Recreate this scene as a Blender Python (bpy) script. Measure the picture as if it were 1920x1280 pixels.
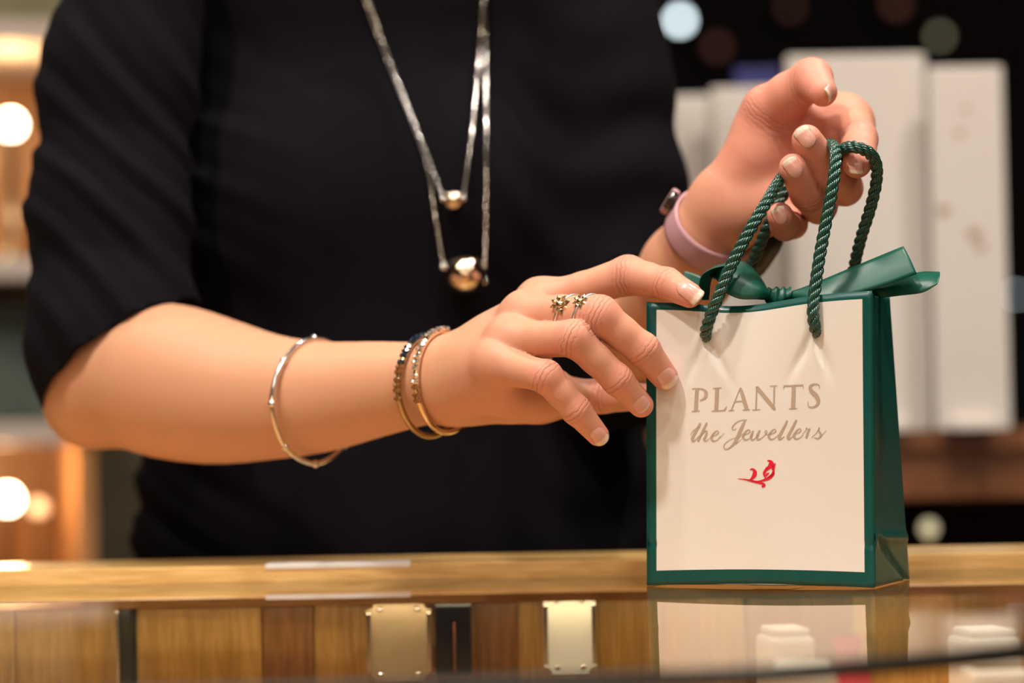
import bpy, bmesh, math, random
import numpy as np
from mathutils import Vector, Matrix

# ------------------------------------------------------------------ reset
for o in list(bpy.data.objects):
    bpy.data.objects.remove(o)
scn = bpy.context.scene
COL = scn.collection
random.seed(4)
rng = np.random.default_rng(7)

# ------------------------------------------------------------------ camera
FPX = 85.0 / 36.0 * 1920.0            # focal length in pixels of the 1920 frame
CAMH = 0.085                          # camera height above the glass counter
PITCH = math.atan(160.0 / FPX)
ROLL = 0.018
CP = np.array([0.0, 0.0, CAMH])
_F = np.array([0, math.cos(PITCH), math.sin(PITCH)])
_U = np.array([0, -math.sin(PITCH), math.cos(PITCH)])
_R = np.array([1.0, 0, 0])
R_ = _R * math.cos(ROLL) - _U * math.sin(ROLL)
U_ = _R * math.sin(ROLL) + _U * math.cos(ROLL)

cam_d = bpy.data.cameras.new('camera')
cam = bpy.data.objects.new('camera', cam_d)
COL.objects.link(cam)
M = Matrix(((R_[0], U_[0], -_F[0], CP[0]), (R_[1], U_[1], -_F[1], CP[1]),
            (R_[2], U_[2], -_F[2], CP[2]), (0, 0, 0, 1)))
cam.matrix_world = M
cam_d.lens = 85.0
cam_d.sensor_width = 36.0
cam_d.clip_start = 0.05
cam_d.dof.use_dof = True
cam_d.dof.focus_distance = 1.245
cam_d.dof.aperture_fstop = 3.4
scn.camera = cam

# ------------------------------------------------------------------ world and exposure
w = bpy.data.worlds.new('World')
scn.world = w
w.use_nodes = True
w.node_tree.nodes['Background'].inputs[0].default_value = (1.0, 0.86, 0.72, 1)
w.node_tree.nodes['Background'].inputs[1].default_value = 0.10
scn.view_settings.view_transform = 'Standard'
scn.view_settings.look = 'None'
scn.view_settings.gamma = 1.0
scn.view_settings.use_curve_mapping = False
scn.view_settings.exposure = -0.72


def P(px, py, d):
    """world point that the survey of the photograph puts at depth d"""
    return CP + d * (_F + (px - 960.0) / FPX * R_ + (640.0 - py) / FPX * U_)


def RAY(px, py):
    v = _F + (px - 960.0) / FPX * R_ + (640.0 - py) / FPX * U_
    return v / np.linalg.norm(v)


# ------------------------------------------------------------------ materials
def new_mat(name):
    m = bpy.data.materials.new(name)
    m.use_nodes = True
    nt = m.node_tree
    return m, nt, nt.nodes['Principled BSDF']


def mat(name, col, rough=0.5, metal=0.0, coat=0.0, emit=None, estr=0.0, spec=None, noise=0.0, nscale=40.0, bump=0.0, sheen=0.0):
    m, nt, b = new_mat(name)
    b.inputs['Base Color'].default_value = (*col, 1)
    b.inputs['Roughness'].default_value = rough
    b.inputs['Metallic'].default_value = metal
    b.inputs['Coat Weight'].default_value = coat
    b.inputs['Coat Roughness'].default_value = 0.12
    b.inputs['Sheen Weight'].default_value = sheen
    if spec is not None:
        b.inputs['Specular IOR Level'].default_value = spec
    if emit:
        b.inputs['Emission Color'].default_value = (*emit, 1)
        b.inputs['Emission Strength'].default_value = estr
    if noise > 0 or bump > 0:
        tc = nt.nodes.new('ShaderNodeTexCoord')
        n = nt.nodes.new('ShaderNodeTexNoise')
        n.inputs['Scale'].default_value = nscale
        n.inputs['Detail'].default_value = 4
        nt.links.new(tc.outputs['Object'], n.inputs['Vector'])
        if noise > 0:
            mx = nt.nodes.new('ShaderNodeMix')
            mx.data_type = 'RGBA'
            mx.inputs['A'].default_value = (*[c * (1 - noise) for c in col], 1)
            mx.inputs['B'].default_value = (*[min(1, c * (1 + noise)) for c in col], 1)
            nt.links.new(n.outputs['Fac'], mx.inputs['Factor'])
            nt.links.new(mx.outputs['Result'], b.inputs['Base Color'])
        if bump > 0:
            bp = nt.nodes.new('ShaderNodeBump')
            bp.inputs['Strength'].default_value = 0.6
            bp.inputs['Distance'].default_value = bump
            nt.links.new(n.outputs['Fac'], bp.inputs['Height'])
            nt.links.new(bp.outputs['Normal'], b.inputs['Normal'])
    return m


def wood(name, c1, c2, scale=(3, 30, 30), rough=0.4, coat=0.3, grain=6.0):
    m, nt, b = new_mat(name)
    tc = nt.nodes.new('ShaderNodeTexCoord')
    mp = nt.nodes.new('ShaderNodeMapping')
    mp.inputs['Scale'].default_value = scale
    n = nt.nodes.new('ShaderNodeTexNoise')
    n.inputs['Scale'].default_value = grain
    n.inputs['Detail'].default_value = 6
    n.inputs['Distortion'].default_value = 0.6
    oi = nt.nodes.new('ShaderNodeObjectInfo')
    add = nt.nodes.new('ShaderNodeVectorMath')
    add.operation = 'ADD'
    nt.links.new(tc.outputs['Object'], mp.inputs['Vector'])
    nt.links.new(mp.outputs['Vector'], add.inputs[0])
    sc = nt.nodes.new('ShaderNodeMath')
    sc.operation = 'MULTIPLY'
    sc.inputs[1].default_value = 37.0
    nt.links.new(oi.outputs['Random'], sc.inputs[0])
    nt.links.new(sc.outputs[0], add.inputs[1])
    nt.links.new(add.outputs[0], n.inputs['Vector'])
    cr = nt.nodes.new('ShaderNodeValToRGB')
    cr.color_ramp.elements[0].position = 0.3
    cr.color_ramp.elements[0].color = (*c1, 1)
    cr.color_ramp.elements[1].position = 0.7
    cr.color_ramp.elements[1].color = (*c2, 1)
    nt.links.new(n.outputs['Fac'], cr.inputs['Fac'])
    nt.links.new(cr.outputs['Color'], b.inputs['Base Color'])
    b.inputs['Roughness'].default_value = rough
    b.inputs['Coat Weight'].default_value = coat
    b.inputs['Coat Roughness'].default_value = 0.15
    return m


def skin_mat():
    m, nt, b = new_mat('skin')
    N = nt.nodes
    L = nt.links

    def att(n):
        a = N.new('ShaderNodeAttribute')
        a.attribute_name = n
        return a

    def mth(op, a, bb, clamp=False):
        x = N.new('ShaderNodeMath')
        x.operation = op
        x.use_clamp = clamp
        for i, v in enumerate((a, bb)):
            if v is None:
                continue
            if isinstance(v, (int, float)):
                x.inputs[i].default_value = v
            else:
                L.new(v, x.inputs[i])
        return x.outputs[0]
    tc = N.new('ShaderNodeTexCoord')
    n1 = N.new('ShaderNodeTexNoise')
    n1.inputs['Scale'].default_value = 55
    n1.inputs['Detail'].default_value = 3
    L.new(tc.outputs['Object'], n1.inputs['Vector'])
    n2 = N.new('ShaderNodeTexNoise')
    n2.inputs['Scale'].default_value = 900
    n2.inputs['Detail'].default_value = 3
    L.new(tc.outputs['Object'], n2.inputs['Vector'])
    n3 = N.new('ShaderNodeTexNoise')
    n3.inputs['Scale'].default_value = 220
    n3.inputs['Detail'].default_value = 2
    L.new(tc.outputs['Object'], n3.inputs['Vector'])
    red = att('red').outputs['Fac']
    fac = mth('ADD', red, mth('MULTIPLY', mth('SUBTRACT', n1.outputs['Fac'], 0.5), 0.7), True)
    mx = N.new('ShaderNodeMix')
    mx.data_type = 'RGBA'
    mx.inputs['A'].default_value = (0.610, 0.315, 0.185, 1)
    mx.inputs['B'].default_value = (0.700, 0.295, 0.215, 1)
    L.new(fac, mx.inputs['Factor'])
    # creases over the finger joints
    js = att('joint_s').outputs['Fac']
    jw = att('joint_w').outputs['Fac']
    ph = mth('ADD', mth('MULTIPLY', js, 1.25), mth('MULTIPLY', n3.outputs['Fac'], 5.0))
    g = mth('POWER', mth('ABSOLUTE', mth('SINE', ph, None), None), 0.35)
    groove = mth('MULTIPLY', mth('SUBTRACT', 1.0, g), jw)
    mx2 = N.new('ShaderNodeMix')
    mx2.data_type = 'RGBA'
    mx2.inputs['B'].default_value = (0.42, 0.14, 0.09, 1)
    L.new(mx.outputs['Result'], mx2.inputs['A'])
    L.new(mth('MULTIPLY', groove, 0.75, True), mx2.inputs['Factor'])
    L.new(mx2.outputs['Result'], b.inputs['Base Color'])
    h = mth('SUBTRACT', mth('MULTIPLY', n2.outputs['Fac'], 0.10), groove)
    bp = N.new('ShaderNodeBump')
    bp.inputs['Strength'].default_value = 0.8
    bp.inputs['Distance'].default_value = 0.0006
    L.new(h, bp.inputs['Height'])
    L.new(bp.outputs['Normal'], b.inputs['Normal'])
    b.inputs['Roughness'].default_value = 0.52
    b.inputs['Specular IOR Level'].default_value = 0.35
    b.inputs['Subsurface Weight'].default_value = 0.35
    b.inputs['Subsurface Radius'].default_value = (1.0, 0.35, 0.2)
    b.inputs['Subsurface Scale'].default_value = 0.004
    b.inputs['Coat Weight'].default_value = 0.03
    b.inputs['Coat Roughness'].default_value = 0.3
    return m


def nail_mat():
    m, nt, b = new_mat('nail')
    a = nt.nodes.new('ShaderNodeAttribute')
    a.attribute_name = 'nail_v'
    cr = nt.nodes.new('ShaderNodeValToRGB')
    e = cr.color_ramp.elements
    e[0].position = 0.0
    e[0].color = (0.72, 0.42, 0.34, 1)
    e[1].position = 0.72
    e[1].color = (0.70, 0.34, 0.27, 1)
    x = e.new(0.82)
    x.color = (0.80, 0.62, 0.48, 1)
    x = e.new(0.08)
    x.color = (0.72, 0.38, 0.31, 1)
    nt.links.new(a.outputs['Fac'], cr.inputs['Fac'])
    nt.links.new(cr.outputs['Color'], b.inputs['Base Color'])
    b.inputs['Roughness'].default_value = 0.28
    b.inputs['Coat Weight'].default_value = 0.5
    b.inputs['Coat Roughness'].default_value = 0.15
    return m


def glass_top_mat():
    m, nt, b = new_mat('counter_glass')
    nt.nodes.remove(b)
    out = nt.nodes['Material Output']
    tr = nt.nodes.new('ShaderNodeBsdfTransparent')
    tr.inputs[0].default_value = (0.93, 0.96, 0.94, 1)
    gl = nt.nodes.new('ShaderNodeBsdfGlossy')
    gl.inputs['Color'].default_value = (0.95, 0.95, 0.93, 1)
    gl.inputs['Roughness'].default_value = 0.012
    fr = nt.nodes.new('ShaderNodeFresnel')
    fr.inputs['IOR'].default_value = 1.5
    mx = nt.nodes.new('ShaderNodeMixShader')
    nt.links.new(fr.outputs[0], mx.inputs[0])
    nt.links.new(tr.outputs[0], mx.inputs[1])
    nt.links.new(gl.outputs[0], mx.inputs[2])
    nt.links.new(mx.outputs[0], out.inputs['Surface'])
    return m


def clear_mat(name, col):
    m, nt, b = new_mat(name)
    nt.nodes.remove(b)
    tr = nt.nodes.new('ShaderNodeBsdfTransparent')
    tr.inputs[0].default_value = (*col, 1)
    nt.links.new(tr.outputs[0], nt.nodes['Material Output'].inputs['Surface'])
    return m


MT = dict(
    skin=skin_mat(), nail=nail_mat(),
    shirt=mat('black_jersey', (0.0030, 0.0024, 0.0048), 0.9, spec=0.12, noise=0.2, nscale=300, bump=0.0002),
    trouser=mat('black_trouser', (0.012, 0.012, 0.014), 0.9),
    hair=mat('brown_hair', (0.05, 0.025, 0.012), 0.5, noise=0.4, nscale=60),
    green=mat('green_laminate', (0.002, 0.070, 0.060), 0.36, coat=0.10, spec=0.3, noise=0.12, nscale=30),
    cream=mat('cream_laminate', (0.78, 0.735, 0.675), 0.30, coat=0.6),
    inside=mat('bag_inside_paper', (0.62, 0.52, 0.42), 0.7),
    taupe=mat('taupe_print', (0.47, 0.355, 0.265), 0.35, coat=0.4),
    red=mat('red_print', (0.72, 0.01, 0.035), 0.35, coat=0.4),
    cord=mat('green_cord', (0.003, 0.058, 0.040), 0.24, spec=1.0, noise=0.2, nscale=300),
    ribbon=mat('green_satin', (0.002, 0.082, 0.054), 0.40, spec=0.45, noise=0.1, nscale=20),
    silver=mat('silver', (0.86, 0.82, 0.78), 0.16, 1.0),
    ring_silver=mat('satin_silver', (0.92, 0.88, 0.84), 0.36, 1.0),
    gold=mat('pale_gold', (0.90, 0.70, 0.45), 0.10, 1.0),
    ball=mat('polished_rose_gold', (0.92, 0.74, 0.55), 0.03, 1.0),
    marcasite=mat('marcasite', (0.66, 0.54, 0.34), 0.25, 1.0, noise=0.4, nscale=900),
    blue_gem=mat('blue_gem', (0.008, 0.022, 0.045), 0.08, 0.0, coat=1.0, spec=1.0),
    amber_gem=mat('amber_gem', (0.25, 0.10, 0.025), 0.08, 0.3, coat=1.0),
    clear_gem=mat('clear_gem', (0.85, 0.72, 0.58), 0.12, 0.8, coat=1.0),
    bronze=mat('bronze', (0.50, 0.37, 0.20), 0.25, 1.0),
    pink=mat('pink_silicone', (0.52, 0.29, 0.33), 0.55),
    black_gloss=mat('black_gloss', (0.006, 0.006, 0.007), 0.12, coat=0.6),
    black_matt=mat('black_matt', (0.008, 0.008, 0.009), 0.45),
    oak=wood('honey_oak', (0.40, 0.195, 0.055), (0.58, 0.31, 0.10), (6, 60, 60)),
    oak_rail=wood('varnished_oak', (0.60, 0.35, 0.105), (0.84, 0.56, 0.22), (6, 60, 60), 0.3, 0.45),
    oak_v=wood('honey_oak_upright', (0.36, 0.195, 0.045), (0.58, 0.34, 0.095), (50, 50, 4)),
    oak_dark=wood('dark_oak_upright', (0.20, 0.085, 0.020), (0.34, 0.16, 0.045), (50, 50, 4)),
    walnut=wood('red_brown_wood', (0.18, 0.060, 0.022), (0.32, 0.115, 0.042), (4, 30, 30)),
    dark_metal=mat('dark_metal', (0.02, 0.022, 0.02), 0.35, 0.6),
    glass=glass_top_mat(), glass_edge=clear_mat('glass_edge', (0.55, 0.75, 0.65)), glass_under=clear_mat('glass_underside', (1, 1, 1)),
    white=mat('white_board', (0.70, 0.65, 0.60), 0.6, noise=0.04, nscale=6),
    velvet=mat('cream_velvet', (0.80, 0.74, 0.62), 0.8),
    blue=mat('blue_sign', (0.015, 0.02, 0.16), 0.4),
    darkwall=mat('dark_wall_paint', (0.034, 0.030, 0.046), 0.8, noise=0.3, nscale=3),
    wallwarm=mat('warm_wall_paint', (0.16, 0.11, 0.07), 0.8, noise=0.06, nscale=4),
    ceiling=mat('ceiling_paint', (0.13, 0.11, 0.09), 0.9, noise=0.03, nscale=5),
    floor=wood('floor_boards', (0.12, 0.055, 0.022), (0.20, 0.10, 0.045), (2, 12, 12)),
    shelf=mat('pale_shelf_laminate', (0.55, 0.46, 0.40), 0.5, noise=0.06, nscale=8),
    orange=wood('amber_veneer', (0.50, 0.22, 0.07), (0.66, 0.33, 0.13), (20, 20, 3)),
    mottled=mat('mottled_green_print', (0.055, 0.075, 0.06), 0.6, noise=0.95, nscale=22),
    lamp_on=mat('lamp_glow', (1, 0.9, 0.75), 0.5, emit=(1.0, 0.80, 0.55), estr=30.0),
    globe_on=mat('added_globe_glow', (1, 0.95, 0.85), 0.5, emit=(1.0, 0.86, 0.66), estr=130.0),
    lamp_soft=mat('soft_lamp_glow', (1, 0.8, 0.6), 0.5, emit=(1.0, 0.62, 0.32), estr=2.2),
    lamp_cool=mat('cool_lamp_glow', (0.9, 1, 1), 0.5, emit=(0.80, 0.95, 1.0), estr=14.0),
    lamp_dim=mat('dim_lamp_glow', (0.9, 0.9, 0.6), 0.5, emit=(0.85, 0.75, 0.45), estr=1.6),
    lamp_red=mat('red_lamp_glow', (0.9, 0.4, 0.3), 0.5, emit=(0.9, 0.35, 0.25), estr=0.28),
    lens=mat('downlight_lens', (1, 1, 1), 0.4, emit=(1.0, 0.84, 0.66), estr=60.0),
)


# ------------------------------------------------------------------ object helpers
def link(o, parent=None):
    COL.objects.link(o)
    if parent is not None:
        o.parent = parent
    return o


def tag(o, label=None, cat=None, group=None, kind=None):
    if label:
        o['label'] = label
    if cat:
        o['category'] = cat
    if group:
        o['group'] = group
    if kind:
        o['kind'] = kind
    return o


def thing(name, label, cat, loc=(0, 0, 0), rotz=0.0, group=None):
    o = bpy.data.objects.new(name, None)
    o.empty_display_size = 0.02
    o.location = loc
    o.rotation_euler = (0, 0, rotz)
    link(o)
    return tag(o, label, cat, group)


def mesh(name, verts, faces, m, parent=None, smooth=True, world=True):
    """mesh object; verts are world coordinates, made local to the parent's location"""
    me = bpy.data.meshes.new(name)
    v = np.asarray(verts, dtype=float).reshape(-1, 3)
    if parent is not None and world:
        acc = np.zeros(3)
        q = parent
        while q is not None:
            acc += np.array(q.location)
            q = q.parent
        v = v - acc
    if isinstance(faces, np.ndarray):
        nf = len(faces)
        me.vertices.add(len(v))
        me.vertices.foreach_set('co', v.astype(np.float32).ravel())
        me.loops.add(nf * 4)
        me.loops.foreach_set('vertex_index', faces.astype(np.int32).ravel())
        me.polygons.add(nf)
        me.polygons.foreach_set('loop_start', np.arange(0, nf * 4, 4, dtype=np.int32))
        me.update(calc_edges=True)
        me.validate()
    else:
        me.from_pydata(v.tolist(), [], [list(map(int, f)) for f in faces])
    if smooth:
        me.polygons.foreach_set('use_smooth', [True] * len(me.polygons))
    for mm in (m if isinstance(m, (list, tuple)) else [m]):
        me.materials.append(mm)
    me.update()
    return link(bpy.data.objects.new(name, me), parent)


def from_bm(name, bm, m, parent=None, smooth=False):
    me = bpy.data.meshes.new(name)
    bm.to_mesh(me)
    bm.free()
    if smooth:
        me.polygons.foreach_set('use_smooth', [True] * len(me.polygons))
    for mm in (m if isinstance(m, (list, tuple)) else [m]):
        me.materials.append(mm)
    return link(bpy.data.objects.new(name, me), parent)


def box(name, lo, hi, m, parent=None, bevel=0.0):
    """axis box in the parent's local space"""
    bm = bmesh.new()
    bmesh.ops.create_cube(bm, size=1.0)
    lo = Vector(lo)
    hi = Vector(hi)
    for v in bm.verts:
        v.co = Vector(((lo[i] + hi[i]) / 2 + v.co[i] * (hi[i] - lo[i]) for i in range(3)))
    if bevel > 0:
        bmesh.ops.bevel(bm, geom=bm.edges[:], offset=bevel, segments=2, affect='EDGES', profile=0.6)
    return from_bm(name, bm, m, parent)


def catmull(pts, n):
    pts = np.asarray(pts, float)
    p = np.vstack([2 * pts[0] - pts[1], pts, 2 * pts[-1] - pts[-2]])
    out = []
    for i in range(1, len(p) - 2):
        t = np.linspace(0, 1, n, endpoint=False)[:, None]
        a, b, c, d = p[i - 1], p[i], p[i + 1], p[i + 2]
        out.append(0.5 * ((2 * b) + (-a + c) * t + (2 * a - 5 * b + 4 * c - d) * t ** 2 + (-a + 3 * b - 3 * c + d) * t ** 3))
    out.append(pts[-1:])
    return np.vstack(out)


def frames(pts, closed=False):
    """parallel transport frames"""
    pts = np.asarray(pts)
    if closed:
        t = np.roll(pts, -1, 0) - np.roll(pts, 1, 0)
    else:
        t = np.gradient(pts, axis=0)
    t /= np.linalg.norm(t, axis=1)[:, None] + 1e-12
    n = np.zeros_like(pts)
    ref = np.array([0, 0, 1.0]) if abs(t[0][2]) < 0.9 else np.array([1.0, 0, 0])
    v = ref - t[0] * np.dot(ref, t[0])
    n[0] = v / np.linalg.norm(v)
    for i in range(1, len(pts)):
        v = n[i - 1] - t[i] * np.dot(n[i - 1], t[i])
        n[i] = v / (np.linalg.norm(v) + 1e-12)
    return t, n, np.cross(t, n)


def tube(pts, r, k=8, closed=False):
    pts = np.asarray(pts, float)
    N = len(pts)
    r = np.broadcast_to(np.asarray(r, float), (N,))
    t, n, b = frames(pts, closed)
    a = np.linspace(0, 2 * math.pi, k, endpoint=False)
    ring = np.cos(a)[None, :, None] * n[:, None, :] + np.sin(a)[None, :, None] * b[:, None, :]
    v = (pts[:, None, :] + ring * r[:, None, None]).reshape(-1, 3)
    f = []
    for i in range(N if closed else N - 1):
        j = (i + 1) % N
        for q in range(k):
            f.append((i * k + q, i * k + (q + 1) % k, j * k + (q + 1) % k, j * k + q))
    if not closed:
        f.append(tuple(range(k))[::-1])
        f.append(tuple((N - 1) * k + q for q in range(k)))
    return v, f


def sphere_data(c, r, seg=20, rings=12):
    bm = bmesh.new()
    bmesh.ops.create_uvsphere(bm, u_segments=seg, v_segments=rings, radius=r)
    v = np.array([list(x.co) for x in bm.verts]) + np.asarray(c)
    f = [[x.index for x in q.verts] for q in bm.faces]
    bm.free()
    return v, f


def merge(parts):
    V, Fc, o = [], [], 0
    for v, f in parts:
        V.append(np.asarray(v))
        Fc += [tuple(i + o for i in q) for q in f]
        o += len(v)
    return np.vstack(V), Fc


def lathe(prof, seg=32):
    """profile of (r, z) turned about z"""
    v, f = [], []
    n = len(prof)
    for s in range(seg):
        a = 2 * math.pi * s / seg
        for r, z in prof:
            v.append((r * math.cos(a), r * math.sin(a), z))
    for s in range(seg):
        s2 = (s + 1) % seg
        for i in range(n - 1):
            f.append((s * n + i, s2 * n + i, s2 * n + i + 1, s * n + i + 1))
    return np.array(v), f


# ------------------------------------------------------------------ distance fields
def J(px, py, d, r):
    return (P(px, py, d), r * d / FPX)


def cone(p, A, B):
    (a, ra), (b, rb) = A, B
    ab = b - a
    L2 = float(np.dot(ab, ab)) + 1e-12
    t = np.clip((p - a) @ ab / L2, 0, 1)
    q = p - a - t[:, None] * ab
    return np.sqrt(np.einsum('ij,ij->i', q, q)) - (ra + (rb - ra) * t)


def smin(a, b, k):
    h = np.maximum(k - np.abs(a - b), 0) / k
    return np.minimum(a, b) - h * h * k * 0.25


def chain(p, js, k=0.002):
    d = cone(p, js[0], js[1])
    for i in range(1, len(js) - 1):
        d = smin(d, cone(p, js[i], js[i + 1]), k)
    return d


def waist(js, f=0.90):
    """insert slimmer mid-phalanx stations"""
    out = [js[0]]
    for i in range(len(js) - 1):
        (a, ra), (b, rb) = js[i], js[i + 1]
        if i < len(js) - 2:
            ff = f[i] if isinstance(f, (list, tuple)) else f
            out.append(((a + b) / 2, (ra + rb) / 2 * ff))
        out.append((b, rb))
    return out


def grad(fn, p, e=2e-4):
    d0 = fn(p)
    g = np.stack([fn(p + np.eye(3)[i] * e) - d0 for i in range(3)], 1) / e
    return d0, g


def surface(fn, lo, hi, h, B=8, newton=2):
    """sparse surface nets of fn = 0"""
    lo = np.asarray(lo, float)
    nb = np.ceil((np.asarray(hi, float) - lo) / (h * B)).astype(int)
    n = nb * B
    bi = np.stack(np.meshgrid(*[np.arange(k) for k in nb], indexing='ij'), -1).reshape(-1, 3)
    dc = fn(lo + (bi + 0.5) * B * h - 0.5 * h)
    act = np.abs(dc) < B * h * 0.87 * 1.25 + h * 2
    D = np.where(dc < 0, -1.0, 1.0).astype(np.float32).reshape(nb)
    D = np.repeat(np.repeat(np.repeat(D, B, 0), B, 1), B, 2)
    loc = np.stack(np.meshgrid(*[np.arange(B)] * 3, indexing='ij'), -1).reshape(-1, 3)
    ab = bi[act]
    for s in range(0, len(ab), 400):
        q = (ab[s:s + 400, None, :] * B + loc[None]).reshape(-1, 3)
        D[q[:, 0], q[:, 1], q[:, 2]] = fn(lo + q * h)
    ins = (D < 0)
    u = ins.astype(np.uint8)
    c = u[:-1] + u[1:]
    c = c[:, :-1] + c[:, 1:]
    c = c[:, :, :-1] + c[:, :, 1:]
    cells = np.argwhere((c > 0) & (c < 8))
    vid = np.full(c.shape, -1, np.int32)
    vid[cells[:, 0], cells[:, 1], cells[:, 2]] = np.arange(len(cells))
    acc = np.zeros((len(cells), 3))
    cnt = np.zeros(len(cells))
    for ax in range(3):
        o = [0, 1, 2]
        o.remove(ax)
        for i in (0, 1):
            for j in (0, 1):
                c0 = np.zeros(3, int)
                c0[o[0]] = i
                c0[o[1]] = j
                c1 = c0.copy()
                c1[ax] = 1
                a = D[tuple((cells + c0).T)]
                b = D[tuple((cells + c1).T)]
                m = (a < 0) != (b < 0)
                t = a[m] / (a[m] - b[m])
                pt = np.tile(c0.astype(float), (m.sum(), 1))
                pt[:, ax] = t
                acc[m] += pt
                cnt[m] += 1
    V = lo + (cells + acc / cnt[:, None]) * h
    Q = []
    for ax in range(3):
        a1, a2 = (ax + 1) % 3, (ax + 2) % 3
        sl0 = [slice(None)] * 3
        sl1 = [slice(None)] * 3
        sl0[ax] = slice(0, -1)
        sl1[ax] = slice(1, None)
        x = ins[tuple(sl0)] != ins[tuple(sl1)]
        e = np.argwhere(x)
        e = e[(e[:, a1] > 0) & (e[:, a2] > 0) & (e[:, a1] < n[a1] - 1) & (e[:, a2] < n[a2] - 1)]
        flip = ins[tuple(e.T)]
        d1 = np.zeros(3, int)
        d1[a1] = 1
        d2 = np.zeros(3, int)
        d2[a2] = 1
        q = np.stack([vid[tuple((e - d1 - d2).T)], vid[tuple((e - d2).T)], vid[tuple(e.T)], vid[tuple((e - d1).T)]], 1)
        q[~flip] = q[~flip][:, ::-1]
        Q.append(q)
    Q = np.vstack(Q)
    for _ in range(newton):
        d0, g = grad(fn, V)
        st = (d0 / (np.einsum('ij,ij->i', g, g) + 1e-6))[:, None] * g
        ln = np.linalg.norm(st, axis=1)[:, None]
        V = V - st * np.minimum(1, h * 0.7 / (ln + 1e-12))
    return V, Q


def march(fn, o, dr, t0, t1, eps=1e-5):
    """first hit of each ray with the field"""
    o = np.atleast_2d(o)
    dr = np.atleast_2d(dr)
    t = np.full(len(o), t0, float)
    for _ in range(90):
        d = fn(o + dr * t[:, None])
        t = np.minimum(t + np.maximum(d, 0) * 0.8, t1)
    return o + dr * t[:, None], t


# ================================================================== SETTING
def structure(o):
    o['kind'] = 'structure'
    return o


ZF, ZC = -0.95, 1.70
structure(box('floor', (-3, -3, ZF - 0.05), (3, 6, ZF), MT['floor']))
structure(box('ceiling', (-3, -3, ZC), (3, 6, ZC + 0.05), MT['ceiling']))
structure(box('wall_back', (-3, 5.9, ZF), (3, 6.0, ZC), MT['darkwall']))
structure(box('wall_left', (-3.1, -3, ZF), (-3, 6, ZC), MT['wallwarm']))
structure(box('wall_right', (3, -3, ZF), (3.1, 6, ZC), MT['darkwall']))
structure(box('wall_front', (-3, -3.1, ZF), (3, -3, ZC), MT['wallwarm']))


# ceiling downlights: ring, lens and the lamp's own light
def downlight(x, y, power, label, size=0.12):
    t = thing('ceiling_downlight', label, 'downlight', (x, y, ZC), 0, 'ceiling downlights')
    v, f = lathe([(0.062, 0.0), (0.085, 0.0), (0.085, -0.006), (0.066, -0.012), (0.062, -0.004)], 28)
    mesh('trim_ring', v, f, MT['silver'], t, world=False)
    v, f = lathe([(0.0005, -0.003), (0.062, -0.003)], 28)
    mesh('lens', v, f, MT['lens'], t, world=False)
    ld = bpy.data.lights.new('downlight_lamp', 'AREA')
    ld.shape = 'DISK'
    ld.size = size
    ld.energy = power
    ld.color = (1.0, 0.90, 0.80)
    ld.spread = math.radians(150)
    lo = bpy.data.objects.new('downlight_lamp', ld)
    lo.location = (0, 0, -0.016)
    link(lo, t)
    return t


DL = [(-0.55, 0.50, 36, 'left'), (0.35, 0.40, 12, 'right'), (-0.10, 0.95, 12, 'centre'), (-1.3, 0.2, 9, 'far left'), (1.2, 0.3, 9, 'far right'),
      (-0.6, -0.9, 9, 'rear left'), (0.6, -0.9, 9, 'rear right'), (0.75, 1.45, 23, 'over the white boards'), (-1.0, 1.9, 8, 'over the cabinet')]
for x, y, e, s in DL:
    downlight(x, y, e, 'round recessed ceiling downlight, ' + s + ' in the shop ceiling')

# unseen globes added behind the camera for light dots in the ball pendants
for k, (x, z) in enumerate(((-1.1, 0.95), (-0.45, 1.15), (0.2, 0.9), (0.75, 1.2), (1.3, 0.7))):
    t = thing('added_wall_globe', 'added globe lamp, out of view on the front shop wall, ' + ['first', 'second', 'third', 'fourth', 'last'][k] + ' from the left', 'wall lamp', (x, -3.0, z), 0, 'added front wall globes')
    v, f = lathe([(0.0005, 0.0), (0.05, 0.0), (0.05, 0.012), (0.012, 0.02), (0.012, 0.09), (0.03, 0.10), (0.0005, 0.105)], 20)
    mesh('bracket', np.stack([v[:, 0], v[:, 2], -v[:, 1]], 1), f, MT['silver'], t, world=False)
    v, f = sphere_data((0, 0.17, 0), 0.07, 24, 14)
    mesh('globe', v, f, MT['globe_on'], t, world=False)

# ================================================================== COUNTER
YW = 1.372                            # front of the wooden back rail
ctr = thing('display_counter', 'glass-topped oak jewellery display counter under the gift bag', 'counter', (0, 0, ZF))
ZL = -ZF


def L3(x, y, z):
    return (x, y, z + ZL)


# outline of the glass top: straight front, rounded corner to the right
out = [(-0.90, 0.675), (-0.60, 0.727), (-0.25, 0.788), (-0.047, 0.823), (-0.007, 0.830), (0.04, 0.8385), (0.0864, 0.852), (0.14, 0.882)]
cx, cy, rr = -0.034, 1.248, 0.40
for a in np.radians(np.arange(-55, 1, 7.85)):
    out.append((cx + rr * math.cos(a), cy + rr * math.sin(a)))
front_curve = catmull([(x, y, 0) for x, y in out], 4)
outline = [(p[0], p[1]) for p in front_curve] + [(0.366, YW), (-0.90, YW)]
GT = 0.006
bm = bmesh.new()
top = [bm.verts.new(L3(x, y, 0)) for x, y in outline]
bot = [bm.verts.new(L3(x, y, -GT)) for x, y in outline]
ft = bm.faces.new(top)
fb = bm.faces.new(bot[::-1])
for i in range(len(top)):
    j = (i + 1) % len(top)
    q = bm.faces.new((top[j], top[i], bot[i], bot[j]))
    q.material_index = 1
fb.material_index = 2
bmesh.ops.recalc_face_normals(bm, faces=bm.faces[:])
from_bm('glass_top', bm, [MT['glass'], MT['glass_edge'], MT['glass_under']], ctr)
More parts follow.
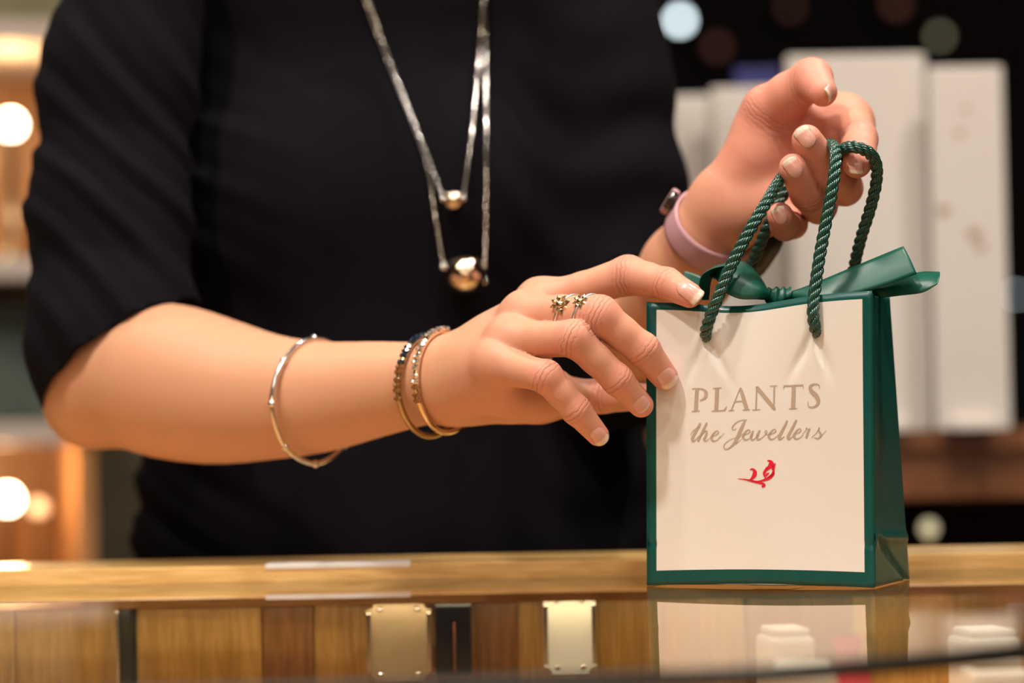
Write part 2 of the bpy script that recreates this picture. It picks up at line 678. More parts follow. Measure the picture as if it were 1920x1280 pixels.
# dark metal trim that carries the front of the glass
fc = np.array([L3(p[0], p[1] - 0.0030, -0.0034) for p in front_curve])
v, f = tube(fc, 0.0036, 8)
mesh('edge_trim', v, f, MT['dark_metal'], ctr, world=False)
# curved front pane below
v, f = [], []
for i, p in enumerate(front_curve):
    v += [L3(p[0], p[1], -GT - 0.008), L3(p[0], p[1], -0.30)]
for i in range(len(front_curve) - 1):
    f.append((2 * i, 2 * i + 2, 2 * i + 3, 2 * i + 1))
fp = mesh('front_pane', v, f, MT['glass_under'], ctr, world=False)
sd = fp.modifiers.new('thickness', 'SOLIDIFY')
sd.thickness = 0.005
# plinth below the glazed part
pl_out = outline
bm = bmesh.new()
a_ = [bm.verts.new(L3(x, y, -0.31)) for x, y in pl_out]
b_ = [bm.verts.new(L3(x, y, ZF)) for x, y in pl_out]
bm.faces.new(a_)
bm.faces.new(b_[::-1])
for i in range(len(a_)):
    j = (i + 1) % len(a_)
    bm.faces.new((a_[j], a_[i], b_[i], b_[j]))
bmesh.ops.recalc_face_normals(bm, faces=bm.faces[:])
from_bm('plinth', bm, MT['oak_v'], ctr)
# display floor inside
bm = bmesh.new()
ins_out = [(x, max(y, 0.0) + 0.008) for x, y in outline[:-2]] + [(0.35, YW - 0.004), (-0.90, YW - 0.004)]
a_ = [bm.verts.new(L3(x * 0.985, y, -0.085)) for x, y in ins_out]
b_ = [bm.verts.new(L3(x * 0.985, y, -0.310)) for x, y in ins_out]
bm.faces.new(a_)
bm.faces.new(b_[::-1])
for i in range(len(a_)):
    j = (i + 1) % len(a_)
    bm.faces.new((a_[j], a_[i], b_[i], b_[j]))
bmesh.ops.recalc_face_normals(bm, faces=bm.faces[:])
from_bm('display_floor', bm, MT['oak'], ctr)
# wooden rail behind the glass
box('back_rail', L3(-0.92, YW, -0.014), L3(0.92, YW + 0.085, 0.0092), MT['oak_rail'], ctr, 0.0012)
box('rail_body', L3(-0.92, YW + 0.022, ZF), L3(0.92, YW + 0.075, -0.014), MT['oak_v'], ctr)
# upright boards that line the back of the case
edges = [-0.88, -0.80, -0.71, -0.62, -0.53, -0.445, -0.36, -0.285, -0.226]
edges2 = [-0.216, -0.145, -0.116, -0.094, -0.046, 0.0, 0.024, 0.046, 0.078, 0.13, 0.19, 0.25, 0.32]
for ed in (edges, edges2):
    for i in range(len(ed) - 1):
        dy = 0.002 * ((i * 7) % 3)
        box('plank', L3(ed[i] + 0.0001, YW + 0.004 + dy, -0.32), L3(ed[i + 1] - 0.0001, YW + 0.020, -0.0145), MT['oak_dark'] if i in (1, 4, 9) else MT['oak_v'], ctr, 0.0008)
box('gap_bar', L3(-0.2235, YW - 0.004, -0.084), L3(-0.2185, YW + 0.018, -0.0145), MT['dark_metal'], ctr)  # dark bar standing for the dark gap between the boards
box('gap_metal_edge', L3(-0.2262, YW - 0.006, -0.084), L3(-0.2242, YW - 0.002, -0.0145), MT['silver'], ctr)
# light strip inside the case, under the rail's front edge
box('light_strip', L3(-0.70, YW - 0.020, -GT - 0.0065), L3(0.30, YW - 0.012, -GT - 0.001), MT['oak'], ctr)
ld = bpy.data.lights.new('case_strip_lamp', 'AREA')
ld.shape = 'RECTANGLE'
ld.size = 0.95
ld.size_y = 0.006
ld.energy = 0.45
ld.color = (1.0, 0.80, 0.52)
lo = bpy.data.objects.new('case_strip_lamp', ld)
lo.location = L3(-0.2, YW - 0.022, -GT - 0.008)
lo.rotation_euler = (math.radians(28), 0, 0)
link(lo, ctr)

# metal hinge plate let into the rail
t = tag(box('hinge_plate', (-0.142, YW - 0.0008, 0.0070), (-0.060, YW + 0.016, 0.0100), mat('satin_nickel', (0.80, 0.80, 0.80), 0.5, 0.2), None, 0.0006),
        'thin silver metal plate on the edge of the oak rail', 'metal plate')


# plates with notched corners standing at the back of the case
def plaque(px0, px1, pyt, pyb, d, m, label, lit=False):
    a = P(px0, pyt, d)
    b = P(px1, pyb, d)
    wd, hg = b[0] - a[0], a[2] - b[2]
    c = ((a[0] + b[0]) / 2, d, b[2])
    t = thing('display_plaque', label, 'plaque', c, 0, 'plaques at the back of the case')
    n = 0.0045
    prof = []
    for sx, sz, dirs in ((1, 0, 0), (1, 1, 1), (-1, 1, 2), (-1, 0, 3)):
        X, Z = sx * wd / 2, sz * hg
        ang0 = {0: 180, 1: 270, 2: 0, 3: 90}[dirs]
        for k in range(5):
            an = math.radians(ang0 - k * 22.5)
            prof.append((X + n * math.cos(an), Z + n * math.sin(an)))
    bm = bmesh.new()
    vs = [bm.verts.new((x, -0.002, z)) for x, z in prof]
    f0 = bm.faces.new(vs)
    r = bmesh.ops.extrude_face_region(bm, geom=[f0])
    for e in r['geom']:
        if isinstance(e, bmesh.types.BMVert):
            e.co.y += 0.004
    bmesh.ops.recalc_face_normals(bm, faces=bm.faces[:])
    from_bm('plate', bm, m, t)
    for sx in (-1, 1):
        box('side_strip', (sx * (wd / 2 - 0.0012) - 0.0012, -0.0034, 0.006), (sx * (wd / 2 - 0.0012) + 0.0012, -0.0021, hg - 0.006), MT['silver'], t, 0.0004)
        for z in (0.004, hg - 0.004):
            v, f = lathe([(0.0001, 0.0012), (0.0012, 0.0010), (0.0018, 0.0)], 12)
            vv = np.stack([v[:, 0] + sx * (wd / 2 - 0.0075), -0.0021 - v[:, 2], v[:, 1] + z], 1)
            mesh('stud', vv, f, MT['silver'], t, world=False)
    return t


plq = mat('brushed_brass', (0.58, 0.45, 0.27), 0.45, 0.25, noise=0.15, nscale=80)
plw = mat('glowing_ivory', (0.85, 0.80, 0.60), 0.4, emit=(1.0, 0.93, 0.68), estr=0.85)  # glow is put into the material as emission, nothing sits behind
plaque(688, 811, 1128, 1275, YW - 0.012, plq, 'dull brass square plaque with notched corners inside the case')
plaque(1018, 1118, 1112, 1262, YW - 0.012, plw, 'glowing ivory square plaque with notched corners beside the bag')
a = P(816, 1100, YW - 0.006)
b = P(886, 1262, YW - 0.006)
t = thing('dark_display_case', 'narrow black upright box beside the brass plaque in the case', 'box', ((a[0] + b[0]) / 2, YW - 0.008, b[2]))
wd = b[0] - a[0]
box('body', (-wd / 2, -0.006, 0), (wd / 2, 0.006, a[2] - b[2] - 0.008), MT['black_gloss'], t, 0.001)
box('seam', (0.0, -0.0068, 0.002), (0.0012, -0.0058, 0.03), MT['walnut'], t)

# white display blocks inside the case
def stand(px0, px1, pyt, d, depth, label, rot=0.0, zf=-0.085, tilt=0.004):
    a = P(px0, pyt, d)
    b = P(px1, pyt, d)
    wd = b[0] - a[0]
    t = thing('display_stand', label, 'stand', ((a[0] + b[0]) / 2, d + depth / 2, zf), rot, 'cream stands inside the case')
    h = a[2] - zf
    box('block', (-wd / 2, -depth / 2, 0), (wd / 2, depth / 2, h - 0.004), MT['velvet'], t, 0.003)
    box('cushion', (-wd / 2 + 0.002, -depth / 2 + 0.002, h - 0.0042), (wd / 2 - 0.002, depth / 2 - 0.002, h), MT['velvet'], t, 0.0018)
    return t


stand(1432, 1520, 1178, 1.13, 0.03, 'cream velvet stand below the bag inside the case', 0.15)
stand(1448, 1575, 1246, 1.02, 0.035, 'low cream velvet stand nearest the front of the case', -0.1)
stand(1800, 1905, 1180, 1.15, 0.03, 'cream velvet stand at the right of the case', 0.2)
s4 = stand(1812, 1925, 1238, 1.03, 0.02, 'cream necklace stand with a fine chain at the case corner', 0.1)
# little red pouch
rp = thing('red_pouch', 'small red pouch beside the cream stand inside the case', 'pouch', tuple(P(1592, 1300, 1.09) * np.array([1, 1, 0]) + np.array([0, 0, -0.085])))
v, f = lathe([(0.0002, 0), (0.010, 0.0), (0.012, 0.02), (0.010, 0.055), (0.0045, 0.064), (0.007, 0.072), (0.0055, 0.073)], 20)
mesh('body', v, f, mat('red_velvet', (0.55, 0.05, 0.06), 0.8), rp, world=False)
v, f = tube([(0.005 * math.cos(q), 0.005 * math.sin(q), 0.064) for q in np.linspace(0, 6.283, 20, endpoint=False)], 0.0008, 6, True)
mesh('drawstring', v, f, MT['gold'], rp, world=False)


# ================================================================== GIFT BAG
FL = np.array([*P(1214, 1098, 1.273)[:2], 0.0])
FR = np.array([*P(1640, 1103, 1.223)[:2], 0.0])
wv = (FR - FL) / np.linalg.norm(FR - FL)
nb = np.array([-wv[1], wv[0], 0.0])           # towards the back of the bag
BD = 0.068
TL = P(1213, 567, 1.2695)
TR = P(1635, 546, 1.2215)
BAGC = FL + (FR - FL) / 2 + nb * BD / 2
bag = thing('gift_bag', 'small cream and dark green paper gift bag with rope handles on the glass counter', 'gift bag', tuple(BAGC))


def front(u, v, off=0.0):
    """front panel: u left to right, v bottom to top, with its dents and sag"""
    u = np.asarray(u, float)
    v = np.asarray(v, float)
    p = (FL * ((1 - u) * (1 - v))[..., None] + FR * (u * (1 - v))[..., None] + TL * ((1 - u) * v)[..., None] + TR * (u * v)[..., None])
    # top edge sags left of the middle, bottom edge is lightly arched
    p = p + np.stack([0 * u, 0 * u, -0.0042 * np.exp(-((u - 0.42) / 0.26) ** 2) * v ** 3 + 0.0016 * np.sin(np.pi * u) * (1 - v) ** 6 + 0.0003], -1)
    dent = 0.0045 * np.exp(-((u - 0.42) / 0.30) ** 2) * np.clip((v - 0.55) / 0.45, 0, 1) ** 2
    # folds running down from the two handle holes
    for hu, hv, sl in ((0.265, 0.885, 1.1), (0.745, 0.885, -1.0), (0.745, 0.885, 0.7), (0.265, 0.885, -0.8)):
        q = (u - hu) * 1.0 + sl * (v - hv) * 0.62
        dent = dent + 0.0018 * np.exp(-(q / 0.020) ** 2) * np.exp(-((v - hv + 0.07) / 0.085) ** 2)
    dent = dent + 0.0006 * np.sin(9 * u + 3 * v) * np.sin(np.pi * u) * np.sin(np.pi * v)
    # crease of the folded base block
    dent = dent + 0.0008 * np.exp(-((v - 0.145) / 0.008) ** 2) * (np.abs(u - 0.5) > 0.455)
    return p + nb * (dent - off)[..., None]


def grid_mesh(name, fn, us, vs, m, parent, thick=0.0, smooth=True):
    Ug, Vg = np.meshgrid(us, vs, indexing='ij')
    pts = fn(Ug, Vg).reshape(-1, 3)
    nu, nv = len(us), len(vs)
    f = [(i * nv + j, (i + 1) * nv + j, (i + 1) * nv + j + 1, i * nv + j + 1) for i in range(nu - 1) for j in range(nv - 1)]
    o = mesh(name, pts, f, m, parent, smooth)
    if thick:
        s = o.modifiers.new('thickness', 'SOLIDIFY')
        s.thickness = thick
        s.offset = -1
    return o


U0, U1, V0, V1 = 0.042, 0.958, 0.052, 0.974
GU, GV = np.linspace(U0, U1, 80), np.linspace(V0, V1, 96)
fpanel = grid_mesh('front_panel', lambda u, v: front(u, v), np.concatenate([[0, U0 * 0.5], GU, [U1 * 0.5 + 0.5, 1]]), np.concatenate([[0, V0 * 0.33, V0 * 0.66], GV, [1]]), MT['green'], bag, 0.0004)
# cream printed field inside the green border
grid_mesh('cream_field', lambda u, v: front(u, v, 0.00010), GU, GV, MT['cream'], fpanel)

BRb = FR + nb * BD
BLb = FL + nb * BD
TRb = P(1668, 560, 1.2215 + 0.060)
TLb = TL + nb * BD * 0.95
TRbk = TRb + np.array([0, 0, 0.001])


def quad(A, B, C, D, u, v):
    return (A * ((1 - u) * (1 - v))[..., None] + B * (u * (1 - v))[..., None] + C * ((1 - u) * v)[..., None] + D * (u * v)[..., None])


def side_r(u, v):
    p = quad(FR, BRb, TR + np.array([0, 0, -0.0005]), TRb, u, v)
    fold = -0.004 * (1 - np.abs(2 * u - 1)) * np.clip((v - 0.16) / 0.84, 0, 1)
    fold = fold + 0.0012 * np.exp(-((v - 0.17 + 0.02 * u) / 0.02) ** 2) - 0.0015 * np.exp(-((u - 0.1 - 1.6 * (0.17 - v) / 0.34) / 0.05) ** 2) * (v < 0.17)
    lift = np.where((v < 0.03), 0.0004, 0.0)
    return p + wv * fold[..., None] + np.array([0, 0, 1.0]) * (lift + 0.0003)[..., None]


def side_l(u, v):
    p = quad(FL, BLb, TL, TLb, u, v)
    fold = 0.006 * (1 - np.abs(2 * u - 1)) * np.clip((v - 0.16) / 0.84, 0, 1)
    return p + wv * fold[..., None] + np.array([0, 0, 0.0003])


def back_p(u, v):
    p = quad(BLb, BRb, TLb, TRbk, u, v)
    return p + np.stack([0 * u, 0 * u, 0.0003 - 0.003 * np.sin(np.pi * u) * v ** 3], -1)


grid_mesh('side_panel', side_r, np.linspace(0, 1, 25), np.linspace(0, 1, 90), MT['green'], bag, 0.0004)
grid_mesh('side_panel', side_l, np.linspace(0, 1, 15), np.linspace(0, 1, 30), MT['green'], bag, 0.0004)
grid_mesh('back_panel', back_p, np.linspace(0, 1, 20), np.linspace(0, 1, 30), MT['green'], bag, 0.0004)


def bottom(u, v):
    p = quad(FL, FR, BLb, BRb, u, v)
    ar = 0.0016 * np.sin(np.pi * u) * np.sin(np.pi * np.clip(v + 0.12, 0, 1))
    return p + np.stack([0 * u, 0 * u, ar + 0.0006], -1)


bp_ = grid_mesh('bottom_panel', bottom, np.linspace(0.01, 0.99, 24), np.linspace(0.01, 0.99, 16), MT['inside'], bag)
grid_mesh('glued_flap', lambda u, v: bottom(u, v) - np.array([0, 0, 0.0004]), np.linspace(0.44, 0.62, 4), np.linspace(0.02, 0.5, 6), MT['cream'], bp_)
# eyelet rings at the handle holes
def px_to_front(px, py):
    """u, v of the front panel for points surveyed in the photograph"""
    px = np.atleast_1d(np.asarray(px, float))
    py = np.atleast_1d(np.asarray(py, float))
    r = _F + ((px - 960.0) / FPX)[:, None] * R_ + ((640.0 - py) / FPX)[:, None] * U_
    r /= np.linalg.norm(r, axis=1)[:, None]
    u = np.full(len(px), 0.5)
    v = np.full(len(px), 0.5)
    for _ in range(7):
        f0 = front(u, v)
        du = (front(u + 1e-3, v) - f0) / 1e-3
        dv = (front(u, v + 1e-3) - f0) / 1e-3
        q = CP + r * np.einsum('ij,ij->i', f0 - CP, r)[:, None] - f0
        sol = np.linalg.solve(np.stack([du, dv, -r], 2), q[:, :, None])[:, :, 0]
        u = u + sol[:, 0]
        v = v + sol[:, 1]
    return u, v


# ---- printed lettering: strokes with swelling width, laid on the front panel
def crop5(x, y):
    return 1260 + x / 4.9235, 680 + y / 4.9235


def strokes(name, sts, m, parent, off):
    V, Fc = [], []
    for st in sts:
        a = np.array(st, float)
        c = catmull(a, 7) if len(a) > 2 else np.linspace(a[0], a[1], 8)
        t = np.gradient(c[:, :2], axis=0)
        t /= np.linalg.norm(t, axis=1)[:, None] + 1e-9
        nn = np.stack([-t[:, 1], t[:, 0]], 1)
        wd = np.maximum(c[:, 2:3], 1.5) / 2
        ls, rs = c[:, :2] + nn * wd, c[:, :2] - nn * wd
        b0 = len(V)
        V += np.stack([ls, (ls + rs) / 2, rs], 1).reshape(-1, 2).tolist()
        for i in range(len(c) - 1):
            for k in (0, 1):
                s = b0 + i * 3 + k
                Fc.append((s, s + 1, s + 4, s + 3))
    V = np.array(V)
    u, v = px_to_front(*crop5(V[:, 0], V[:, 1]))
    return mesh(name, front(u, v, off), Fc, m, parent, smooth=False)


CAPS = {
    # strokes as (x, y, width)
    'P': [[(232, 238, 29), (221, 444, 31)], [(184, 447, 7), (258, 443, 7)], [(186, 239, 6), (250, 235, 7)],
          [(238, 239, 7), (285, 242, 12), (316, 275, 28), (305, 322, 21), (258, 349, 5)]],
    'L': [[(418, 232, 30), (409, 440, 31)], [(378, 235, 6), (458, 230, 6)], [(366, 444, 6), (494, 438, 9)], [(484, 436, 16), (508, 400, 3)]],
    'A': [[(630, 232, 7), (548, 436, 9)], [(632, 228, 12), (645, 270, 26), (692, 432, 34)], [(580, 357, 9), (668, 353, 9)], [(522, 439, 6), (578, 436, 6)], [(652, 434, 6), (722, 431, 6)]],
    'N': [[(784, 224, 10), (776, 432, 12)], [(742, 434, 6), (816, 430, 6)], [(782, 226, 14), (800, 244, 30), (935, 408, 28), (944, 426, 6)], [(945, 212, 13), (941, 426, 9)], [(906, 214, 6), (972, 210, 6)]],
    'T': [[(1032, 213, 11), (1212, 206, 11)], [(1036, 208, 7), (1029, 244, 3)], [(1209, 203, 7), (1215, 238, 3)], [(1126, 210, 31), (1118, 420, 33)], [(1080, 424, 6), (1160, 419, 6)]],
    'S': [[(1364, 236, 4), (1356, 205, 9), (1315, 196, 13), (1277, 218, 22), (1290, 262, 34), (1335, 308, 36), (1352, 362, 28), (1325, 400, 15), (1283, 410, 12), (1260, 395, 8), (1255, 356, 4)]],
}
for ch, st in CAPS.items():
    st = [[(x, y, w_ * 1.1 + 0.8) for x, y, w_ in q] for q in st]
    tag(strokes('letter', st, MT['taupe'], fpanel, 0.00032), 'taupe serif capital ' + ch)


def e_gl(x, y):
    return [(x - 24, y + 12, 4), (x + 8, y + 2, 5), (x + 32, y - 22, 9), (x + 16, y - 36, 7), (x - 14, y - 10, 14), (x - 34, y + 30, 19), (x - 14, y + 56, 11), (x + 20, y + 48, 6), (x + 56, y + 14, 4)]


SCRIPT = [
    [(264, 556, 16), (222, 632, 20), (188, 700, 20), (200, 722, 11), (226, 702, 5), (250, 672, 3)], [(170, 668, 3), (205, 618, 5), (262, 594, 5)],
    [(324, 552, 15), (284, 632, 18), (240, 722, 17)], [(256, 690, 4), (292, 642, 7), (322, 632, 14), (314, 672, 18), (298, 706, 15), (318, 720, 7), (350, 694, 3)],
    e_gl(398, 664), [(436, 690, 4), (485, 650, 3)],
    [(696, 526, 4), (640, 530, 6), (588, 556, 8), (557, 596, 8), (566, 618, 6), (598, 606, 4)],
    [(676, 530, 12), (644, 600, 25), (604, 690, 26), (566, 752, 16), (512, 796, 8), (482, 786, 8), (488, 748, 6), (540, 708, 5), (610, 686, 4), (655, 655, 3)], [(590, 750, 5), (640, 705, 3)],
    e_gl(690, 652),
    [(752, 626, 14), (730, 682, 19), (744, 710, 11), (776, 690, 5), (798, 660, 4)], [(812, 620, 14), (786, 682, 20), (800, 708, 11), (840, 684, 5), (876, 644, 7), (872, 622, 4), (858, 640, 4), (886, 664, 4), (920, 652, 3)],
    e_gl(928, 648),
    [(1066, 532, 15), (1030, 605, 20), (990, 684, 22), (1002, 704, 11), (1040, 678, 4)],
    [(1150, 526, 15), (1112, 602, 20), (1072, 682, 22), (1084, 702, 11), (1120, 676, 4)],
    e_gl(1160, 644),
    [(1206, 656, 3), (1236, 622, 5), (1242, 600, 8), (1254, 614, 6), (1278, 608, 10)], [(1272, 612, 10), (1252, 650, 17), (1240, 694, 16)],
    [(1290, 690, 4), (1335, 644, 5), (1362, 596, 6), (1356, 626, 12), (1376, 664, 17), (1352, 696, 10), (1314, 692, 7)], [(1368, 686, 4), (1426, 622, 3)],
]
SCRIPT = [[(x, y, w_ * 1.1 + 0.8) for x, y, w_ in st] for st in SCRIPT]
tag(strokes('script_lettering', SCRIPT, MT['taupe'], fpanel, 0.00032), 'taupe script words under the capitals')
EMB = [
    [(606, 1069, 2), (680, 1077, 9), (740, 1090, 15), (800, 1106, 14), (842, 1116, 16), (850, 1132, 22), (830, 1146, 10)],
    [(738, 1092, 8), (800, 1094, 10), (850, 1082, 16), (900, 1060, 24), (934, 1026, 20), (946, 996, 4)],
    [(720, 988, 5), (742, 980, 12), (764, 1002, 26), (762, 1036, 30), (738, 1068, 18), (712, 1082, 4)],
    [(862, 1066, 4), (852, 1020, 18), (872, 985, 20), (900, 962, 28), (918, 938, 40), (908, 910, 22), (880, 901, 4)],
    [(958, 926, 3), (938, 958, 20), (930, 990, 12)], [(950, 965, 3), (940, 990, 10), (930, 1020, 14)],
    [(866, 1050, 6), (878, 1030, 16), (898, 1015, 5)], [(945, 1008, 3), (926, 1036, 12), (890, 1060, 8)], [(866, 962, 3), (880, 975, 10), (890, 985, 4)],
]
EMB = [[(x, y, w_ * 1.3 + 1.0) for x, y, w_ in st] for st in EMB]
tag(strokes('flower_emblem', EMB, MT['red'], fpanel, 0.00030), 'small red scrolling flower emblem')


# ---- twisted rope handles
def rope(path, name, R=0.0030):
    c = catmull(path, 26)
    # even spacing
    s = np.concatenate([[0], np.cumsum(np.linalg.norm(np.diff(c, axis=0), axis=1))])
    L = s[-1]
    q = np.arange(0, L, 0.00065)
    c = np.stack([np.interp(q, s, c[:, i]) for i in range(3)], 1)
    ker = np.ones(15) / 15
    pad = np.vstack([np.repeat(c[:1], 7, 0), c, np.repeat(c[-1:], 7, 0)])
    c = np.stack([np.convolve(pad[:, i], ker, 'valid') for i in range(3)], 1)
    t, n, b = frames(c)
    core_v, core_f = tube(c, R * 0.45, 6)
    h = mesh(name, core_v, core_f, MT['cord'], bag)
    for k in range(3):
        ph = q[:len(c)] / 0.0145 * 2 * math.pi + k * 2 * math.pi / 3
        off = (np.cos(ph)[:, None] * n + np.sin(ph)[:, None] * b) * R * 0.54
        cs = c + off
        ts, ns, bs = frames(cs)
        bits = []
        for w_ in range(6):
            ph2 = -q[:len(c)] / 0.0085 * 2 * math.pi + w_ * math.pi / 3
            of2 = (np.cos(ph2)[:, None] * ns + np.sin(ph2)[:, None] * bs) * R * 0.36
            bits.append(tube(cs + of2, R * 0.225, 6))
        v, f = merge(bits)
        mesh('strand', v, f, MT['cord'], h)
    return h


def on_front(px, py, off):
    u, v = px_to_front(px, py)
    return front(u, v, off)[0]


fh = [on_front(1330, 636, -0.006), on_front(1324, 630, 0.0015), P(1328, 604, 1.2515), P(1345, 560, 1.2475), P(1374, 492, 1.248), P(1408, 428, 1.251), P(1438, 378, 1.257), P(1463, 337, 1.270),
      P(1492, 308, 1.2865), P(1530, 284, 1.287), P(1553, 270, 1.2745), P(1566, 281, 1.2525), P(1565, 325, 1.2425), P(1552, 400, 1.2395), P(1537, 480, 1.2370), P(1528, 545, 1.2340), P(1524, 590, 1.2310),
      on_front(1532, 622, 0.0015), on_front(1534, 630, -0.006)]
rope(fh, 'handle')
bh = [P(1402, 530, 1.318), P(1410, 496, 1.311), P(1430, 445, 1.298), P(1450, 402, 1.2905), P(1470, 362, 1.2895), P(1500, 328, 1.2925), P(1542, 296, 1.2900), P(1572, 285, 1.272), P(1592, 275, 1.2515),
      P(1618, 279, 1.2465), P(1640, 298, 1.253), P(1644, 335, 1.262), P(1632, 390, 1.268), P(1616, 440, 1.276), P(1603, 492, 1.287), P(1597, 530, 1.297)]
rope(bh, 'handle')


# ---- satin ribbon tied in a bow across the mouth of the bag
def ribbon(name, A, B, parent, nA=10, bend=0.0):
    a = catmull([P(*q) for q in A], nA)
    b = catmull([P(*q) for q in B], nA)
    n = 9
    V, Fc = [], []
    for i in range(len(a)):
        for k in range(n):
            s = k / (n - 1)
            V.append(a[i] * (1 - s) + b[i] * s + np.array([0, -1.0, 0.2]) * bend * math.sin(math.pi * s))
    for i in range(len(a) - 1):
        for k in range(n - 1):
            q = i * n + k
            Fc.append((q, q + 1, q + n + 1, q + n))
    o = mesh(name, V, Fc, MT['ribbon'], parent)
    s = o.modifiers.new('thickness', 'SOLIDIFY')
    s.thickness = 0.0004
    return o


# knot: a wrinkled band
kv, kf = [], []
for i in range(15):
    s = i / 14
    cpt = P(1436 + 46 * s, 551 + 6 * math.sin(3 * s), 1.262)
    rad = 0.0034 + 0.0012 * math.sin(s * 3.1) + 0.0007 * math.sin(s * 21)
    for k in range(14):
        a_k = 2 * math.pi * k / 14
        rr_ = rad * (1 + 0.12 * math.sin(3 * a_k + 5 * s))
        kv.append(cpt + np.array([0.15 * rr_ * math.sin(a_k), rr_ * math.cos(a_k) * 0.8, rr_ * math.sin(a_k)]))
for i in range(14):
    for k in range(14):
        kf.append((i * 14 + k, i * 14 + (k + 1) % 14, (i + 1) * 14 + (k + 1) % 14, (i + 1) * 14 + k))
bow = mesh('ribbon_bow', kv, kf, MT['ribbon'], bag)
ribbon('ribbon_tail', [(1474, 549, 1.262), (1520, 533, 1.258), (1580, 508, 1.256), (1640, 483, 1.257), (1694, 461, 1.260)],
       [(1478, 561, 1.262), (1530, 561, 1.250), (1590, 553, 1.246), (1655, 536, 1.247), (1719, 513, 1.250)], bow, bend=0.001)
ribbon('ribbon_tail', [(1560, 545, 1.272), (1640, 533, 1.268), (1690, 517, 1.266), (1730, 509, 1.266), (1762, 509, 1.270)],
       [(1560, 562, 1.270), (1640, 559, 1.266), (1690, 554, 1.258), (1730, 548, 1.252), (1757, 532, 1.250)], bow, bend=0.004)
# big loop
ribbon('ribbon_loop', [(1440, 546, 1.262), (1428, 524, 1.262), (1408, 500, 1.264), (1388, 490, 1.268), (1360, 494, 1.276), (1335, 502, 1.280)],
       [(1442, 562, 1.256), (1418, 561, 1.250), (1385, 560, 1.250), (1356, 545, 1.254), (1345, 525, 1.270), (1338, 522, 1.280)], bow, bend=0.005)
# small loop on the left
ribbon('ribbon_loop', [(1392, 493, 1.272), (1360, 497, 1.268), (1332, 504, 1.262), (1314, 518, 1.262), (1310, 545, 1.268), (1312, 562, 1.272)],
       [(1386, 506, 1.282), (1362, 508, 1.284), (1342, 512, 1.280), (1332, 528, 1.276), (1330, 548, 1.277), (1328, 562, 1.279)], bow)
ribbon('ribbon_tail', [(1330, 526, 1.286), (1305, 514, 1.290), (1284, 508, 1.293)], [(1330, 556, 1.284), (1300, 548, 1.288), (1276, 524, 1.292)], bow)

# ================================================================== PERSON
# ---- right arm and hand (dorsum to the viewer, fingers on the bag's left edge, thumb behind it)
RA_up = [J(265, -60, 1.50, 96), J(225, 400, 1.465, 98), J(214, 690, 1.440, 104)]
RA_fore = [J(212, 712, 1.440, 108), J(300, 712, 1.420, 139), J(400, 732, 1.400, 133), J(500, 744, 1.380, 113), J(600, 744, 1.360, 99),
           J(700, 730, 1.342, 85), J(780, 720, 1.326, 73), J(840, 715, 1.314, 68)]


def dense(js, n=3):
    """smooth limb: spline through the stations and their radii"""
    a = np.array([[*p, r] for p, r in js])
    return [(q[:3], float(q[3])) for q in catmull(a, n)]


RA_fore = dense(RA_fore)
R_idx = waist([J(1014, 567, 1.300, 39), J(1178, 516, 1.282, 37), J(1250, 532, 1.268, 30), J(1293, 553, 1.2585, 24)], [0.84, 0.93])
R_mid = waist([J(985, 592, 1.283, 40), J(1124, 592, 1.250, 38.5), J(1206, 656, 1.2540, 32), J(1246, 706, 1.2605, 25.5)], [0.98, 0.90])
R_rng = waist([J(958, 640, 1.273, 40), J(1076, 634, 1.244, 34.5), J(1158, 712, 1.2500, 29), J(1202, 759, 1.2600, 23.5)], [0.90, 0.90])
R_pky = waist([J(930, 682, 1.268, 38), J(1024, 706, 1.242, 31), J(1080, 768, 1.246, 27.5), J(1121, 815, 1.252, 21)], [0.90, 0.92])
R_thb = waist([J(900, 742, 1.322, 42), J(1020, 748, 1.318, 40), J(1130, 742, 1.312, 32), J(1212, 744, 1.300, 25)], 0.95)
R_F = [R_idx, R_mid, R_rng, R_pky, R_thb]
WR = J(842, 708, 1.313, 60)
R_base = [(WR, R_idx[0]), (WR, R_mid[0]), (WR, R_rng[0]), (WR, R_pky[0]), (J(850, 735, 1.308, 52), J(935, 715, 1.280, 50)),
          (J(860, 738, 1.318, 50), J(985, 742, 1.312, 44)), (J(935, 660, 1.300, 60), J(985, 640, 1.302, 55)), (J(960, 735, 1.290, 48), J(1030, 735, 1.300, 48))]
R_extra = [J(158, 762, 1.448, 58)]


def ball(p, A):
    return np.linalg.norm(p - A[0], axis=1) - A[1]


def masked(fn, m1, g1, m2, g2):
    """evaluate the cheap arm far from the hand and the full field near it"""
    def f(p):
        a = m1(p)
        out_ = np.empty(len(p))
        if a.any():
            out_[a] = g1(p[a])
        if (~a).any():
            out_[~a] = g2(p[~a])
        return out_
    return f


def right_fore(p):
    d = chain(p, RA_up, 0.01)
    d = smin(d, chain(p, RA_fore, 0.005), 0.02)
    return smin(d, ball(p, R_extra[0]), 0.03)


def right_hand(p):
    d = chain(p, dense_end, 0.005)
    for a, b in R_base:
        d = smin(d, cone(p, a, b), 0.010)
    # knuckle heads stand out on the back of the hand
    for f in R_F[:4]:
        k = f[0]
        d = smin(d, np.linalg.norm(p - (k[0] + np.array([-0.001, -0.0015, 0.0018])), axis=1) - k[1] * 0.90, 0.006)
    out_ = None
    for i, f in enumerate(R_F):
        x = smin(d, chain(p, f, 0.0025), 0.0075 if i < 4 else 0.012)
        out_ = x if out_ is None else np.minimum(out_, x)
    return out_


dense_end = RA_fore[12:]
right_arm = masked(None, lambda p: p[:, 0] < -0.068, right_fore, None, right_hand)


